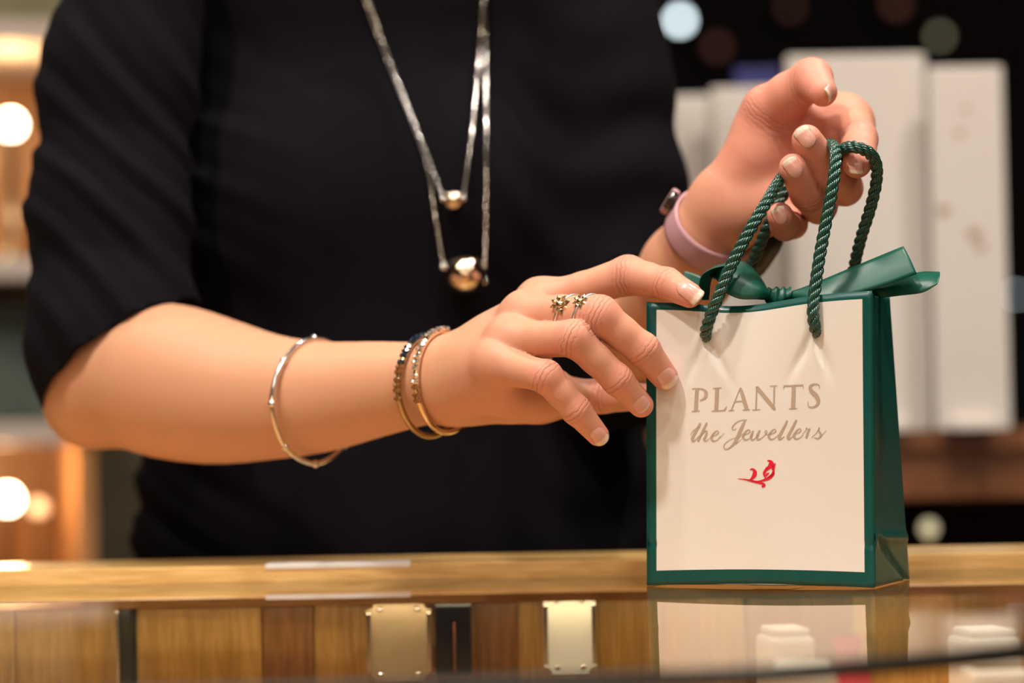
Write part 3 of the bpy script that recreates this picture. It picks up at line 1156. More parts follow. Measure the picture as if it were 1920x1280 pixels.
# ---- left arm and hand (palm to the viewer, fingers curled over the rope handles)
LA_up = [J(1100, -60, 1.545, 100), J(1125, 350, 1.54, 98), J(1150, 660, 1.525, 92)]
LA_fore = [J(1152, 664, 1.525, 92), J(1225, 600, 1.440, 92), J(1290, 505, 1.378, 82), J(1332, 436, 1.352, 70), J(1362, 395, 1.342, 62)]
L_idx = waist([J(1588, 228, 1.330, 42), J(1610, 262, 1.292, 35), J(1612, 290, 1.272, 30), J(1607, 307, 1.2615, 27)], [1.0, 0.96])
L_mid = waist([J(1566, 290, 1.338, 40), J(1584, 352, 1.300, 33), J(1550, 318, 1.2765, 33.5), J(1513, 262, 1.2640, 28.5)], [0.95, 0.97])
L_rng = waist([J(1535, 340, 1.340, 38), J(1536, 386, 1.302, 33), J(1514, 362, 1.2800, 32), J(1487, 315, 1.2660, 27)], [0.95, 0.97])
L_pky = waist([J(1490, 380, 1.340, 34), J(1486, 420, 1.308, 27), J(1472, 424, 1.2880, 26.5), J(1463, 404, 1.2740, 24.5)], [0.95, 0.98])
L_thb = waist([J(1412, 300, 1.335, 56), J(1440, 205, 1.322, 46), J(1522, 148, 1.300, 39), J(1543, 173, 1.2830, 27)], [0.97, 0.97])
L_F = [L_idx, L_mid, L_rng, L_pky, L_thb]
LW = J(1368, 385, 1.343, 62)
L_base = [(LW, L_idx[0]), (LW, L_mid[0]), (LW, L_rng[0]), (LW, L_pky[0]), (J(1385, 350, 1.335, 55), J(1420, 300, 1.330, 60)),
          (J(1400, 400, 1.330, 50), J(1450, 385, 1.326, 52)), (J(1440, 230, 1.335, 45), J(1560, 240, 1.340, 48)), (J(1450, 300, 1.352, 60), J(1540, 290, 1.352, 50)),
          (J(1445, 225, 1.335, 50), J(1572, 240, 1.338, 54)), (J(1572, 240, 1.336, 54), J(1594, 266, 1.312, 44))]


def left_fore(p):
    d = chain(p, LA_up, 0.01)
    return smin(d, chain(p, LA_fore, 0.012), 0.02)


def left_hand(p):
    d = chain(p, LA_fore[1:], 0.012)
    for a, b in L_base:
        d = smin(d, cone(p, a, b), 0.010)
    out_ = None
    for i, f in enumerate(L_F):
        x = smin(d, chain(p, f, 0.0025), 0.006 if i < 4 else 0.010)
        out_ = x if out_ is None else np.minimum(out_, x)
    return out_


left_arm = masked(None, lambda p: p[:, 1] > 1.415, left_fore, None, left_hand)


# ---- trunk, neck, head and legs, coarse (under the clothes or out of frame)
TC = np.array([-0.078, 1.605])


def ell(p, c, r):
    q = (p - np.asarray(c)) / np.asarray(r)
    k = np.linalg.norm(q, axis=1)
    return (k - 1) * min(r)


def ecol(p, st, ky):
    """stack of (z, radius): elliptical column round the trunk axis"""
    q = p.copy()
    q[:, 1] = TC[1] + (q[:, 1] - TC[1]) / ky
    d = None
    for (z0, r0), (z1, r1) in zip(st[:-1], st[1:]):
        x = cone(q, (np.array([TC[0], TC[1], z0]), r0), (np.array([TC[0], TC[1], z1]), r1))
        d = x if d is None else smin(d, x, 0.03)
    return d * 0.8


def trunk(p):
    d = ecol(p, [(-0.12, 0.155), (0.05, 0.135), (0.24, 0.135), (0.34, 0.115)], 0.66)
    d = smin(d, cone(p, (np.array([-0.205, 1.59, 0.385]), 0.048), (np.array([0.035, 1.59, 0.385]), 0.048)), 0.04)
    d = smin(d, cone(p, (np.array([TC[0], 1.60, 0.40]), 0.055), (np.array([TC[0], 1.585, 0.53]), 0.05)), 0.03)
    hd = ell(p, (TC[0], 1.575, 0.635), (0.076, 0.096, 0.112))
    hd = smin(hd, ell(p, (TC[0], 1.545, 0.570), (0.052, 0.058, 0.050)), 0.03)
    hd = smin(hd, cone(p, (np.array([TC[0], 1.482, 0.640]), 0.007), (np.array([TC[0], 1.468, 0.610]), 0.012)), 0.012)
    for s in (-1, 1):
        hd = smin(hd, ell(p, (TC[0] + s * 0.078, 1.59, 0.63), (0.010, 0.02, 0.03)), 0.006)
        hd = np.maximum(hd, -(np.linalg.norm(p - np.array([TC[0] + s * 0.031, 1.478, 0.648]), axis=1) - 0.012))
        hd = smin(hd, np.linalg.norm(p - np.array([TC[0] + s * 0.031, 1.4965, 0.646]), axis=1) - 0.0125, 0.003)
    hd = smin(hd, ell(p, (TC[0], 1.489, 0.578), (0.024, 0.008, 0.007)), 0.005)
    d = smin(d, hd, 0.02)
    for s in (-1, 1):
        lx = TC[0] + s * 0.085
        d = smin(d, cone(p, (np.array([lx, 1.61, -0.12]), 0.082), (np.array([lx, 1.61, -0.50]), 0.055)), 0.03)
        d = smin(d, cone(p, (np.array([lx, 1.61, -0.50]), 0.055), (np.array([lx, 1.62, -0.90]), 0.036)), 0.02)
        d = smin(d, cone(p, (np.array([lx, 1.63, -0.915]), 0.034), (np.array([lx, 1.50, -0.925]), 0.024)), 0.02)
    return d


SL_R = [J(262, -70, 1.505, 128), J(222, 150, 1.490, 138), J(204, 400, 1.468, 141), J(214, 640, 1.445, 154), J(235, 720, 1.438, 150)]
SL_L = [J(1092, -70, 1.550, 128), J(1118, 150, 1.545, 132), J(1136, 360, 1.538, 142), J(1155, 560, 1.528, 128), J(1158, 670, 1.520, 122), J(1205, 625, 1.472, 118)]
HEM_R = (P(94, 772, 1.445), P(330, 562, 1.418), P(176, 640, 1.395))


def folds(p):
    x, y, z = p[:, 0], p[:, 1], p[:, 2]
    # sleeve of the right arm: wrinkles gather at the crook of the elbow
    wr = np.exp(-((x + 0.235) / 0.075) ** 2) * np.clip((0.42 - z) / 0.12, 0, 1)
    ph = 125 * (z + 0.85 * x + 0.3 * y) + 1.4 * np.sin(30 * x + 1.3) + 1.6 * np.sin(26 * z)
    f = wr * (0.0022 * np.sin(ph) + 0.0013 * np.sin(1.87 * ph + 1.0 + 20 * x))
    wl = np.exp(-((x - 0.055) / 0.06) ** 2) * np.clip((0.40 - z) / 0.12, 0, 1)
    ph2 = 130 * (z + 0.5 * x) + 2.5 * np.sin(45 * x)
    f = f + wl * 0.0022 * np.sin(ph2)
    # soft vertical drape over the trunk
    wt = np.exp(-((x + 0.085) / 0.12) ** 4) * np.clip((0.30 - z) / 0.15, 0, 1)
    f = f + wt * (0.0030 * np.sin(78 * x + 5 * z + 1.2 * np.sin(9 * z)) + 0.0015 * np.sin(151 * x - 7 * z))
    return f


def shirt(p):
    d = ecol(p, [(-0.22, 0.184), (0.00, 0.168), (0.22, 0.160), (0.34, 0.135)], 0.66)
    for s in (-1, 1):
        d = smin(d, np.linalg.norm(p - np.array([TC[0] + s * 0.066, 1.548, 0.235]), axis=1) - 0.060, 0.05)
    d = smin(d, cone(p, (np.array([-0.215, 1.585, 0.385]), 0.062), (np.array([0.045, 1.585, 0.385]), 0.062)), 0.05)
    d = smin(d, chain(p, SL_R, 0.02), 0.018)
    d = smin(d, chain(p, SL_L, 0.02), 0.018)
    return d + folds(p) * 0.9


person = thing('person', 'person in a black top and silver jewellery holding the small gift bag', 'person', (TC[0], TC[1], ZF))

HR, HL = 0.0010, 0.0009
Vr, Qr = surface(right_arm, (-0.300, 1.205, 0.02), (0.125, 1.545, 0.34), HR)
Vl, Ql = surface(left_arm, (0.000, 1.215, 0.05), (0.215, 1.610, 0.33), HL)
Vt, Qt = surface(trunk, (-0.32, 1.40, -0.97), (0.16, 1.78, 0.78), 0.006)


def joint_attr(V, fingers, knuckle_red=1.0):
    s = np.zeros(len(V))
    wgt = np.zeros(len(V))
    red = np.zeros(len(V))
    for f in fingers:
        # stations: MCP, mid, PIP, mid, DIP, tip
        pip, dip, tip = f[2], f[4], f[5]
        for (c, r), a, b, am in ((pip, f[0][0], dip[0], 1.0), (dip, pip[0], tip[0], 0.8)):
            t1 = (c - a) / np.linalg.norm(c - a)
            t2 = (b - c) / np.linalg.norm(b - c)
            t = (t1 + t2) / np.linalg.norm(t1 + t2)
            q = V - c
            al = q @ t
            rad = np.linalg.norm(q - al[:, None] * t, axis=1)
            g = np.exp(-(al / (0.42 * r)) ** 2) * (rad < 1.45 * r) * am
            m = g > wgt
            s[m] = al[m] * 1000
            wgt[m] = g[m]
            red = np.maximum(red, 0.75 * np.exp(-(np.linalg.norm(q, axis=1) / (1.35 * r)) ** 2) * 1.8 * knuckle_red)
        red = np.maximum(red, 0.9 * np.exp(-(np.linalg.norm(V - tip[0], axis=1) / (1.9 * tip[1])) ** 2) * 1.5)
        red = np.maximum(red, 0.45 * np.exp(-(np.linalg.norm(V - f[0][0], axis=1) / (1.6 * f[0][1])) ** 2) * 1.5)
    return s, wgt, np.clip(red, 0, 1)


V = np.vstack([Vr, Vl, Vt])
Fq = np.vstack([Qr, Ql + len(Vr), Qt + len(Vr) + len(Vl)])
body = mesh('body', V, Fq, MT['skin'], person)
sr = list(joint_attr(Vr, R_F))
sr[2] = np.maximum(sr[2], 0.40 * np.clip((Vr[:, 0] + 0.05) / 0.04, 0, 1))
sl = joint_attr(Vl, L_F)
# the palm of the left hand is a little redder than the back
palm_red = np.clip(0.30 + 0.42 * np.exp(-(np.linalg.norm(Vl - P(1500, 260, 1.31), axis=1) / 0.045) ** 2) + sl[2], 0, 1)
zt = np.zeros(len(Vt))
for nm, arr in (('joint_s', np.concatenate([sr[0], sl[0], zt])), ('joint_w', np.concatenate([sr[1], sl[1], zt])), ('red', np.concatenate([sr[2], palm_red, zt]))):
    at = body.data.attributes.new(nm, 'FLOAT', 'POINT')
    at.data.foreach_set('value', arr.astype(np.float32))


# ---- fingernails, each seated on the skin
def fingernail(fn, px, py, finger, wd, ln, ext=0.22, nrm=None):
    hit, _ = march(fn, CP, RAY(px, py), 1.0, 1.6)
    c = hit[0]
    _, g = grad(fn, c[None])
    n = g[0] / np.linalg.norm(g[0])
    if nrm is not None:
        n = n + np.asarray(nrm)
        n /= np.linalg.norm(n)
    ax = finger[5][0] - finger[4][0]
    t = ax - n * np.dot(ax, n)
    t /= np.linalg.norm(t)
    b = np.cross(n, t)
    Rc = finger[5][1] * 0.92
    nu, nv = 13, 15
    Vn, At = [], []
    for j in range(nv):
        v = j / (nv - 1)
        yv = (v - 0.5) * ln
        # rounded cuticle, gently curved free edge
        wl = wd / 2 * (1 - 0.16 * (1 - v) ** 2 - 0.05 * v)
        for i in range(nu):
            u = -1 + 2 * i / (nu - 1)
            yy = yv + (0.22 * ln * (abs(u) ** 2.2) * (1 - v) ** 2) - 0.10 * ln * (abs(u) ** 2.5) * v ** 3
            x = u * wl
            h = -(x * x) / (2 * Rc) - 0.010 * yy - (max(yy, 0) ** 2) / (2 * 0.030) - (min(yy, 0) ** 2) / (2 * 0.016)
            h += 0.00045 - 0.00055 * abs(u) ** 5 - 0.0007 * (1 - v) ** 8
            Vn.append(c + t * yy + b * x + n * h)
            At.append(v)
    Fn = [(j * nu + i, j * nu + i + 1, (j + 1) * nu + i + 1, (j + 1) * nu + i) for j in range(nv - 1) for i in range(nu - 1)]
    o = mesh('fingernail', Vn, Fn, MT['nail'], body)
    a = o.data.attributes.new('nail_v', 'FLOAT', 'POINT')
    a.data.foreach_set('value', np.array(At, np.float32))
    s = o.modifiers.new('thickness', 'SOLIDIFY')
    s.thickness = 0.0005
    s.offset = -1 if np.dot(np.cross(b, t), n) > 0 else 1
    return o


fingernail(right_arm, 1293, 544, R_idx, 0.0104, 0.0150)
fingernail(right_arm, 1250, 705, R_mid, 0.0114, 0.0152)
fingernail(right_arm, 1203, 757, R_rng, 0.0104, 0.0148)
fingernail(right_arm, 1122, 815, R_pky, 0.0090, 0.0136)
fingernail(left_arm, 1511, 257, L_mid, 0.0098, 0.0120)
fingernail(left_arm, 1488, 315, L_rng, 0.0092, 0.0115)
fingernail(left_arm, 1462, 404, L_pky, 0.0082, 0.0098)
fingernail(left_arm, 1605, 311, L_idx, 0.0088, 0.0085, nrm=(-0.2, -0.9, 0.2))
fingernail(left_arm, 1560, 172, L_thb, 0.0095, 0.0110, nrm=(0.9, 0.1, 0.1))

# ---- clothes
Vs, Qs = surface(shirt, (-0.34, 1.38, -0.26), (0.17, 1.78, 0.50), 0.0040)
tmp = mesh('shirt_raw', Vs, Qs, MT['shirt'])
bm = bmesh.new()
bm.from_mesh(tmp.data)
bpy.data.objects.remove(tmp)


def cut(bm, co, no, near=None):
    g = bm.verts[:] + bm.edges[:] + bm.faces[:]
    if near is not None:
        c, r = near
        fs = [f for f in bm.faces if np.linalg.norm(np.array(f.calc_center_median()) - c) < r]
        es = set(e for f in fs for e in f.edges)
        vv = set(v for f in fs for v in f.verts)
        g = list(vv) + list(es) + fs
    bmesh.ops.bisect_plane(bm, geom=g, dist=1e-6, plane_co=co, plane_no=no, clear_outer=True)


a, b, c = HEM_R
n = np.cross(b - a, c - a)
n /= np.linalg.norm(n)
if np.dot(n, P(400, 730, 1.40) - a) < 0:
    n = -n
cut(bm, Vector(a), Vector(n), (P(225, 700, 1.435), 0.085))
eL = LA_fore[1][0] - LA_fore[0][0]
eL = eL / np.linalg.norm(eL)
nL = eL
cut(bm, Vector(LA_fore[0][0] + nL * 0.055), Vector(nL), (LA_fore[0][0] + nL * 0.078, 0.048))
cut(bm, Vector((0, 0, 0.435)), Vector((0, 0, 1)))
sh = from_bm('shirt', bm, MT['shirt'], None, True)
sh.data.transform(Matrix.Translation(-Vector(person.location)))
sh.parent = person
s = sh.modifiers.new('thickness', 'SOLIDIFY')
s.thickness = 0.0016
s.offset = -1


def trousers(p):
    d = ecol(p, [(-0.20, 0.172), (-0.06, 0.162)], 0.66)
    for k in (-1, 1):
        lx = TC[0] + k * 0.088
        d = smin(d, cone(p, (np.array([lx, 1.61, -0.16]), 0.095), (np.array([lx, 1.615, -0.86]), 0.062)), 0.03)
    return d


Vp, Qp = surface(trousers, (-0.32, 1.42, -0.945), (0.16, 1.80, 0.02), 0.010)
mesh('trousers', Vp, Qp, MT['trouser'], person)


def hair_f(p):
    d = ell(p, (TC[0], 1.592, 0.648), (0.088, 0.106, 0.118))
    d = smin(d, ell(p, (TC[0], 1.655, 0.58), (0.07, 0.05, 0.11)), 0.04)
    face = ell(p, (TC[0], 1.47, 0.600), (0.066, 0.075, 0.10))
    return np.maximum(d, -face)


Vh, Qh = surface(hair_f, (-0.22, 1.45, 0.42), (0.05, 1.75, 0.80), 0.005)
mesh('hair', Vh, Qh, MT['hair'], person)

# ================================================================== JEWELLERY
def unit(v):
    v = np.asarray(v, float)
    return v / np.linalg.norm(v)


def skin_radius(fn, o, dr, lo, hi):
    """distance from each origin to the skin, by bisection"""
    lo = np.full(len(o), lo)
    hi = np.full(len(o), hi)
    for _ in range(22):
        m = (lo + hi) / 2
        ins = fn(o + dr * m[:, None]) < 0
        lo = np.where(ins, m, lo)
        hi = np.where(ins, hi, m)
    return lo


# ---- two flower rings on the middle finger
def flower_ring(label, px, py, size, name='flower_ring'):
    hit, _ = march(right_arm, CP, RAY(px, py), 1.0, 1.6)
    c = hit[0]
    _, g = grad(right_arm, c[None])
    n = unit(g[0])
    A, B = R_mid[0][0], R_mid[2][0]
    ax = unit(B - A)
    ax2 = unit(ax + np.array([0.0, 0.0, -0.32]))
    ctr_ = A + ax * (np.dot(c - A, ax2) / np.dot(ax, ax2))
    rad = np.linalg.norm(c - ctr_)
    ax = ax2
    e1 = unit(c - ctr_ - ax * np.dot(c - ctr_, ax))
    e2 = np.cross(ax, e1)
    t = thing(name, label, 'ring', tuple(ctr_), 0, 'flower rings on the middle finger')
    q = np.linspace(0, 2 * math.pi, 64, endpoint=False)[:, None]
    dr = e1 * np.cos(q) + e2 * np.sin(q)
    tt = skin_radius(right_arm, np.repeat(ctr_[None], 64, 0), dr, rad * 0.5, rad * 1.35)
    pts = ctr_ + dr * (np.clip(tt, rad * 0.85, rad * 1.12) + 0.00035)[:, None]
    for _ in range(6):
        pts = 0.5 * pts + 0.25 * (np.roll(pts, 1, 0) + np.roll(pts, -1, 0))
    v, f = tube(pts, 0.00085, 8, True)
    mesh('band', v, f, MT['ring_silver'], t)
    n = unit(n + 0.5 * unit(CP - c))
    u1 = unit(np.cross(n, (0, 0.2, 1)))
    u2 = np.cross(n, u1)
    o = c + n * 0.0012
    v, f = sphere_data((0, 0, 0), 1.0, 12, 8)
    v = o + (v[:, :1] * u1 + v[:, 1:2] * u2) * size * 0.20 + v[:, 2:] * n * size * 0.14
    fl = mesh('flower_head', v, f, MT['marcasite'], t)
    for k in range(8):
        a = k * math.pi / 4 + 0.2
        d1 = u1 * math.cos(a) + u2 * math.sin(a)
        d2 = np.cross(n, d1)
        R1 = size * 0.52
        pv = [o + d1 * R1 * 0.22, o + d1 * R1 * 0.62 + d2 * R1 * 0.24, o + d1 * R1, o + d1 * R1 * 0.62 - d2 * R1 * 0.24, o + d1 * R1 * 0.6 + n * size * 0.10, o + d1 * R1 * 0.6 - n * size * 0.06]
        pf = [(0, 1, 4), (1, 2, 4), (2, 3, 4), (3, 0, 4), (1, 0, 5), (2, 1, 5), (3, 2, 5), (0, 3, 5)]
        mesh('petal', pv, pf, MT['marcasite'], fl, smooth=False)
    return t


flower_ring('silver ring with the larger marcasite flower, nearest the knuckle', 1051, 572, 0.0112)
flower_ring('silver ring with the smaller marcasite flower, further along the finger', 1089, 566, 0.0088)


# ---- bangles
def push_out(pts, fn, clear, it=14):
    """slide a loop off the skin until it only touches it"""
    for _ in range(it):
        d, g = grad(fn, pts)
        g = g / (np.linalg.norm(g, axis=1)[:, None] + 1e-9)
        pts = pts + g * np.maximum(clear - d, 0)[:, None] * 0.7
        pts = 0.6 * pts + 0.2 * (np.roll(pts, 1, 0) + np.roll(pts, -1, 0))
    d, g = grad(fn, pts)
    g = g / (np.linalg.norm(g, axis=1)[:, None] + 1e-9)
    return pts + g * np.maximum(clear - d, 0)[:, None]


def hoop(c, w, rv, n=96):
    q = np.linspace(0, 2 * math.pi, n, endpoint=False)
    return np.array([c + np.array([0, 0, 1.0]) * rv * math.cos(a) + w * math.sin(a) for a in q]), q


c = P(597, 757, 1.362)
pts, q = hoop(c + np.array([-0.002, -0.003, 0.0]), np.array([-0.0215, -0.0300, 0.0]), 0.0342, 96)
pts = push_out(pts, right_arm, 0.0018)
# faceted: straight bars between collars
kn = np.arange(0, 96, 12)
poly = []
for i in range(8):
    a0, a1 = pts[kn[i]], pts[kn[(i + 1) % 8]]
    mid = pts[(kn[i] + 6) % 96]
    for s_ in np.linspace(0, 1, 12, endpoint=False):
        st = a0 * (1 - s_) + a1 * s_
        ar = pts[(kn[i] + int(s_ * 12)) % 96]
        poly.append(0.25 * st + 0.75 * ar)
poly = push_out(np.array(poly), right_arm, 0.0015, 2)
t = thing('silver_bangle', 'thin silver bangle of jointed bars hanging on the forearm', 'bangle', tuple(c))
v, f = tube(np.array(poly), 0.0015, 8, True)
mesh('band', v, f, MT['silver'], t)
for i in kn:
    v, f = sphere_data(poly[i], 0.0022, 12, 8)
    mesh('collar', v, f, MT['silver'], t)


def gem_bangle(c, w, rv, label, mats, lower):
    pts, q = hoop(c, w, rv, 120)
    pts = push_out(pts, right_arm, 0.0020)
    t = thing('gem_bangle', label, 'bangle', tuple(c), 0, 'gem bangles at the wrist')
    v, f = tube(pts, 0.0017, 8, True)
    mesh('band', v, f, lower, t)
    bm = bmesh.new()
    bmesh.ops.create_icosphere(bm, subdivisions=1, radius=0.00165)
    me = bpy.data.meshes.new('gem')
    bm.to_mesh(me)
    bm.free()
    outw = (pts - c) / np.linalg.norm(pts - c, axis=1)[:, None]
    variants = {}
    for m in set(x[2] for x in mats):
        mm = me.copy()
        mm.materials.append(MT[m])
        variants[m] = mm
    for a0, a1, m in mats:
        for a in np.arange(a0, a1, 7.0):
            i = int(round(a / 3.0)) % 120
            for side in (-1, 1):
                tn = unit(np.cross(unit(w), (0, 0, 1)))
                o = bpy.data.objects.new('gem', variants[m])
                o.location = Vector(pts[i] + outw[i] * 0.0012 + tn * side * 0.0010 - c)
                o.rotation_euler = (a * 0.7, a * 0.31 * side, a)
                link(o, t)
    return t


gem_bangle(P(806, 727, 1.3205), np.array([-0.0164, -0.0211, 0.0]), 0.0266, 'bronze bangle set with dark blue and amber stones, nearer the elbow',
           [(10, 66, 'blue_gem'), (66, 105, 'amber_gem')], MT['bronze'])
gem_bangle(P(837, 721, 1.3155), np.array([-0.0150, -0.0213, 0.0]), 0.0262, 'pale gold bangle set with sparkling clear stones, nearer the hand',
           [(-4, 94, 'clear_gem'), (94, 112, 'amber_gem')], MT['gold'])


# ---- two silver chains with ball pendants
def necklace(label, left, right, ball_px, rpx, d_off):
    allp = left + right
    rays = np.array([RAY(*q) for q in allp])
    h, tt = march(shirt, np.repeat(CP[None], len(rays), 0), rays, 1.2, 1.75)
    P3 = list(h - rays * (0.004 + d_off))
    nL = len(left)
    # ball hangs at the cloth
    hb, _ = march(shirt, CP, RAY(*ball_px), 1.2, 1.75)
    rb = rpx * hb[0][1] / FPX
    cb = hb[0] - RAY(*ball_px) * (rb + 0.002)
    for i in (nL - 1, nL):
        P3[i] = CP + rays[i] * ((cb[1] - CP[1]) / rays[i][1])
    back = [np.array([TC[0] + 0.058, 1.60, 0.452]), np.array([TC[0], 1.665, 0.462]), np.array([TC[0] - 0.058, 1.60, 0.452])]
    lf = catmull(P3[:nL], 12)
    rt = catmull(P3[nL:], 12)
    nk = catmull([rt[-1]] + back + [lf[0]], 12)
    path = np.vstack([lf, rt, nk[1:-1]])
    t = thing('necklace', label, 'necklace', tuple(cb), 0, 'silver necklaces')
    # box chain: alternately swelling links
    s = np.concatenate([[0], np.cumsum(np.linalg.norm(np.diff(np.vstack([path, path[:1]]), axis=0), axis=1))])
    qn = np.arange(0, s[-1], 0.0011)
    pp = np.vstack([path, path[:1]])
    path = np.stack([np.interp(qn, s, pp[:, i]) for i in range(3)], 1)
    rad = np.where(np.arange(len(path)) % 2 == 0, 0.00125, 0.00085)
    v, f = tube(path, rad, 6, True)
    mesh('chain', v, f, MT['silver'], t)
    v, f = sphere_data(cb, rb, 36, 20)
    mesh('ball_pendant', v, f, MT['ball'], t)
    for i in (nL - 1, nL):
        v, f = sphere_data(P3[i], 0.0021, 12, 8)
        mesh('chain_end', v, f, MT['silver'], t)
    return t


necklace('silver necklace with the small ball pendant, hanging higher', [(660, -70), (691, 0), (735, 125), (790, 262), (831, 372)], [(868, 372), (885, 250), (898, 110), (906, 0), (910, -80)], (850, 376), 19, 0.002)
necklace('silver necklace with the large ball pendant, hanging lower', [(652, -75), (683, 0), (725, 112), (795, 290), (815, 400), (831, 500)], [(908, 527), (911, 400), (912, 250), (911, 100), (909, 0), (906, -85)], (872, 515), 39, 0.0)

# ---- pink wrist band of the left arm
wc = P(1334, 434, 1.352)
wa = unit(LA_fore[4][0] - LA_fore[2][0])
w1 = unit(np.cross(wa, (0, 1.0, 0.0)))
w2 = np.cross(wa, w1)
t = thing('fitness_band', 'pink silicone wrist band with a black device on the left wrist', 'wrist band', tuple(wc))
Vb, Fb = [], []
NA, NW = 72, 7
ang = np.repeat(np.arange(NA) * 2 * math.pi / NA, NW)[:, None]
xs = np.tile((np.arange(NW) / (NW - 1) - 0.5) * 0.0150, NA)[:, None]
rads = skin_radius(left_arm, wc + wa * xs, w1 * np.cos(ang) + w2 * np.sin(ang), 0.004, 0.05).reshape(NA, NW)
rads = np.maximum(rads, rads.mean(1, keepdims=True))
for _ in range(4):
    rads = 0.5 * rads + 0.25 * (np.roll(rads, 1, 0) + np.roll(rads, -1, 0))
for k in range(NA):
    a = 2 * math.pi * k / NA
    dr = w1 * math.cos(a) + w2 * math.sin(a)
    for j in range(NW):
        x = (j / (NW - 1) - 0.5) * 0.0150
        Vb.append(wc + wa * x + dr * (rads[k, j] + 0.0016))
for k in range(NA):
    for j in range(NW - 1):
        k2 = (k + 1) % NA
        Fb.append((k * NW + j, k * NW + j + 1, k2 * NW + j + 1, k2 * NW + j))
bnd = mesh('strap', Vb, Fb, MT['pink'], t)
sm = bnd.modifiers.new('thickness', 'SOLIDIFY')
sm.thickness = 0.0018
sm.offset = 1


def plate(name, c, ex, ey, ez, sx, sy, sz, m, parent, n=28, p=4.0):
    """rounded plate: superellipse outline with domed edges"""
    V, Fc = [], []
    prof = [(0.0, -1.0), (0.86, -1.0), (0.97, -0.8), (1.0, -0.3), (1.0, 0.3), (0.97, 0.75), (0.86, 1.0), (0.0, 1.06)]
    for r, z in prof:
        for k in range(n):
            a = 2 * math.pi * k / n
            ca, sa = math.cos(a), math.sin(a)
            rr = (abs(ca) ** p + abs(sa) ** p) ** (-1 / p)
            V.append(c + ex * (ca * rr * r * sx) + ey * (sa * rr * r * sy) + ez * (z * sz))
    for i in range(len(prof) - 1):
        for k in range(n):
            Fc.append((i * n + k, i * n + (k + 1) % n, (i + 1) * n + (k + 1) % n, (i + 1) * n + k))
    return mesh(name, V, Fc, m, parent)


# device sits on the back of the wrist, towards lower right
dd = unit(0.80 * (P(1440, 500, 1.36) - P(1336, 430, 1.36)) / 0.03 + np.array([0, 0.95, 0]))
dd = unit(dd - wa * np.dot(dd, wa))
k = int(round((math.atan2(np.dot(dd, w2), np.dot(dd, w1)) % (2 * math.pi)) / (2 * math.pi) * NA)) % NA
dc = wc + dd * (rads[k].mean() + 0.0060)
dev = plate('device', dc, wa, np.cross(dd, wa), dd, 0.0200, 0.0175, 0.0048, MT['black_matt'], t)
plate('screen', dc + dd * 0.0044, wa, np.cross(dd, wa), dd, 0.0150, 0.0128, 0.0004, MT['black_gloss'], dev)
# buckle on the thumb side
bd = unit(P(1268, 372, 1.36) - P(1336, 430, 1.36) + np.array([0, -0.004, 0]))
bd = unit(bd - wa * np.dot(bd, wa))
k = int(round((math.atan2(np.dot(bd, w2), np.dot(bd, w1)) % (2 * math.pi)) / (2 * math.pi) * NA)) % NA
bc = wc + bd * (rads[k].mean() + 0.0045)
bk = plate('buckle', bc + wa * 0.004, wa, np.cross(bd, wa), bd, 0.0050, 0.0045, 0.0022, MT['black_gloss'], t)
plate('keeper', bc - wa * 0.002 + np.cross(bd, wa) * 0.006, wa, np.cross(bd, wa), bd, 0.0088, 0.0035, 0.0024, MT['pink'], t)

# ================================================================== BACKGROUND
# ---- sideboard and cream display boards to the right
SD = 2.05
x0, x1 = P(1120, 800, SD)[0], 1.35
sb = thing('sideboard', 'red-brown wooden sideboard behind the bag, carrying the cream boards', 'sideboard', ((x0 + x1) / 2, SD + 0.2, ZF))
hw = (x1 - x0) / 2
zt_ = P(1800, 806, SD)[2] - ZF
zb_ = P(1800, 935, SD)[2] - ZF
box('top', (-hw, -0.205, zt_ - 0.018), (hw, 0.22, zt_), MT['walnut'], sb, 0.002)
box('apron', (-hw + 0.005, -0.198, zb_), (hw - 0.005, -0.17, zt_ - 0.0185), MT['walnut'], sb, 0.002)
box('back', (-hw, 0.20, 0.0), (hw, 0.218, zt_ - 0.0185), MT['darkwall'], sb)
for k in range(2):
    sx = -1 if k == 0 else 1
    box('side', (sx * (hw - 0.02) - 0.018, -0.195, 0.0), (sx * (hw - 0.02) + 0.018, 0.198, zt_ - 0.0185), MT['walnut'], sb, 0.002)
box('shelf', (-hw + 0.04, -0.19, zb_ - 0.20), (hw - 0.04, 0.19, zb_ - 0.18), MT['walnut'], sb)


def board(px0, px1, pyt, d, label):
    a = P(px0, pyt, d)
    b = P(px1, 800, d)
    zs = ZF + zt_
    t = thing('display_board', label, 'board', ((a[0] + b[0]) / 2, d, zs), 0, 'cream boards on the sideboard')
    wd = b[0] - a[0]
    h = a[2] - zs
    box('panel', (-wd / 2, -0.006, 0.0), (wd / 2, 0.006, h), MT['white'], t, 0.002)
    box('foot', (-wd / 2 * 0.6, -0.02, 0.0), (wd / 2 * 0.6, 0.035, 0.008), MT['white'], t, 0.001)
    return t, wd, h


board(1258, 1342, 178, 2.12, 'narrow cream display board, leftmost behind the raised hand')
board(1334, 1484, 163, 2.09, 'cream display board behind the wrist, below the blue sign')
board(1476, 1748, 103, 2.05, 'wide cream display board behind the rope handles')
tb, wdb, hb_ = board(1742, 1893, 124, 2.02, 'tall narrow cream display board at the right, with faint brown marks')
spot_brown = mat('faint_brown', (0.40, 0.30, 0.22), 0.7)  # flat brown spots on the board's face


def disc(name, x, z, r, y, m, parent):
    n = 14
    vv = [(x + r * (1 + 0.25 * math.sin(3 * a)) * math.cos(a), y, z + r * (1 + 0.2 * math.cos(2 * a)) * math.sin(a)) for a in np.linspace(0, 2 * math.pi, n, endpoint=False)]
    return mesh(name, vv, [tuple(range(n))[::-1]], m, parent, False, world=False)


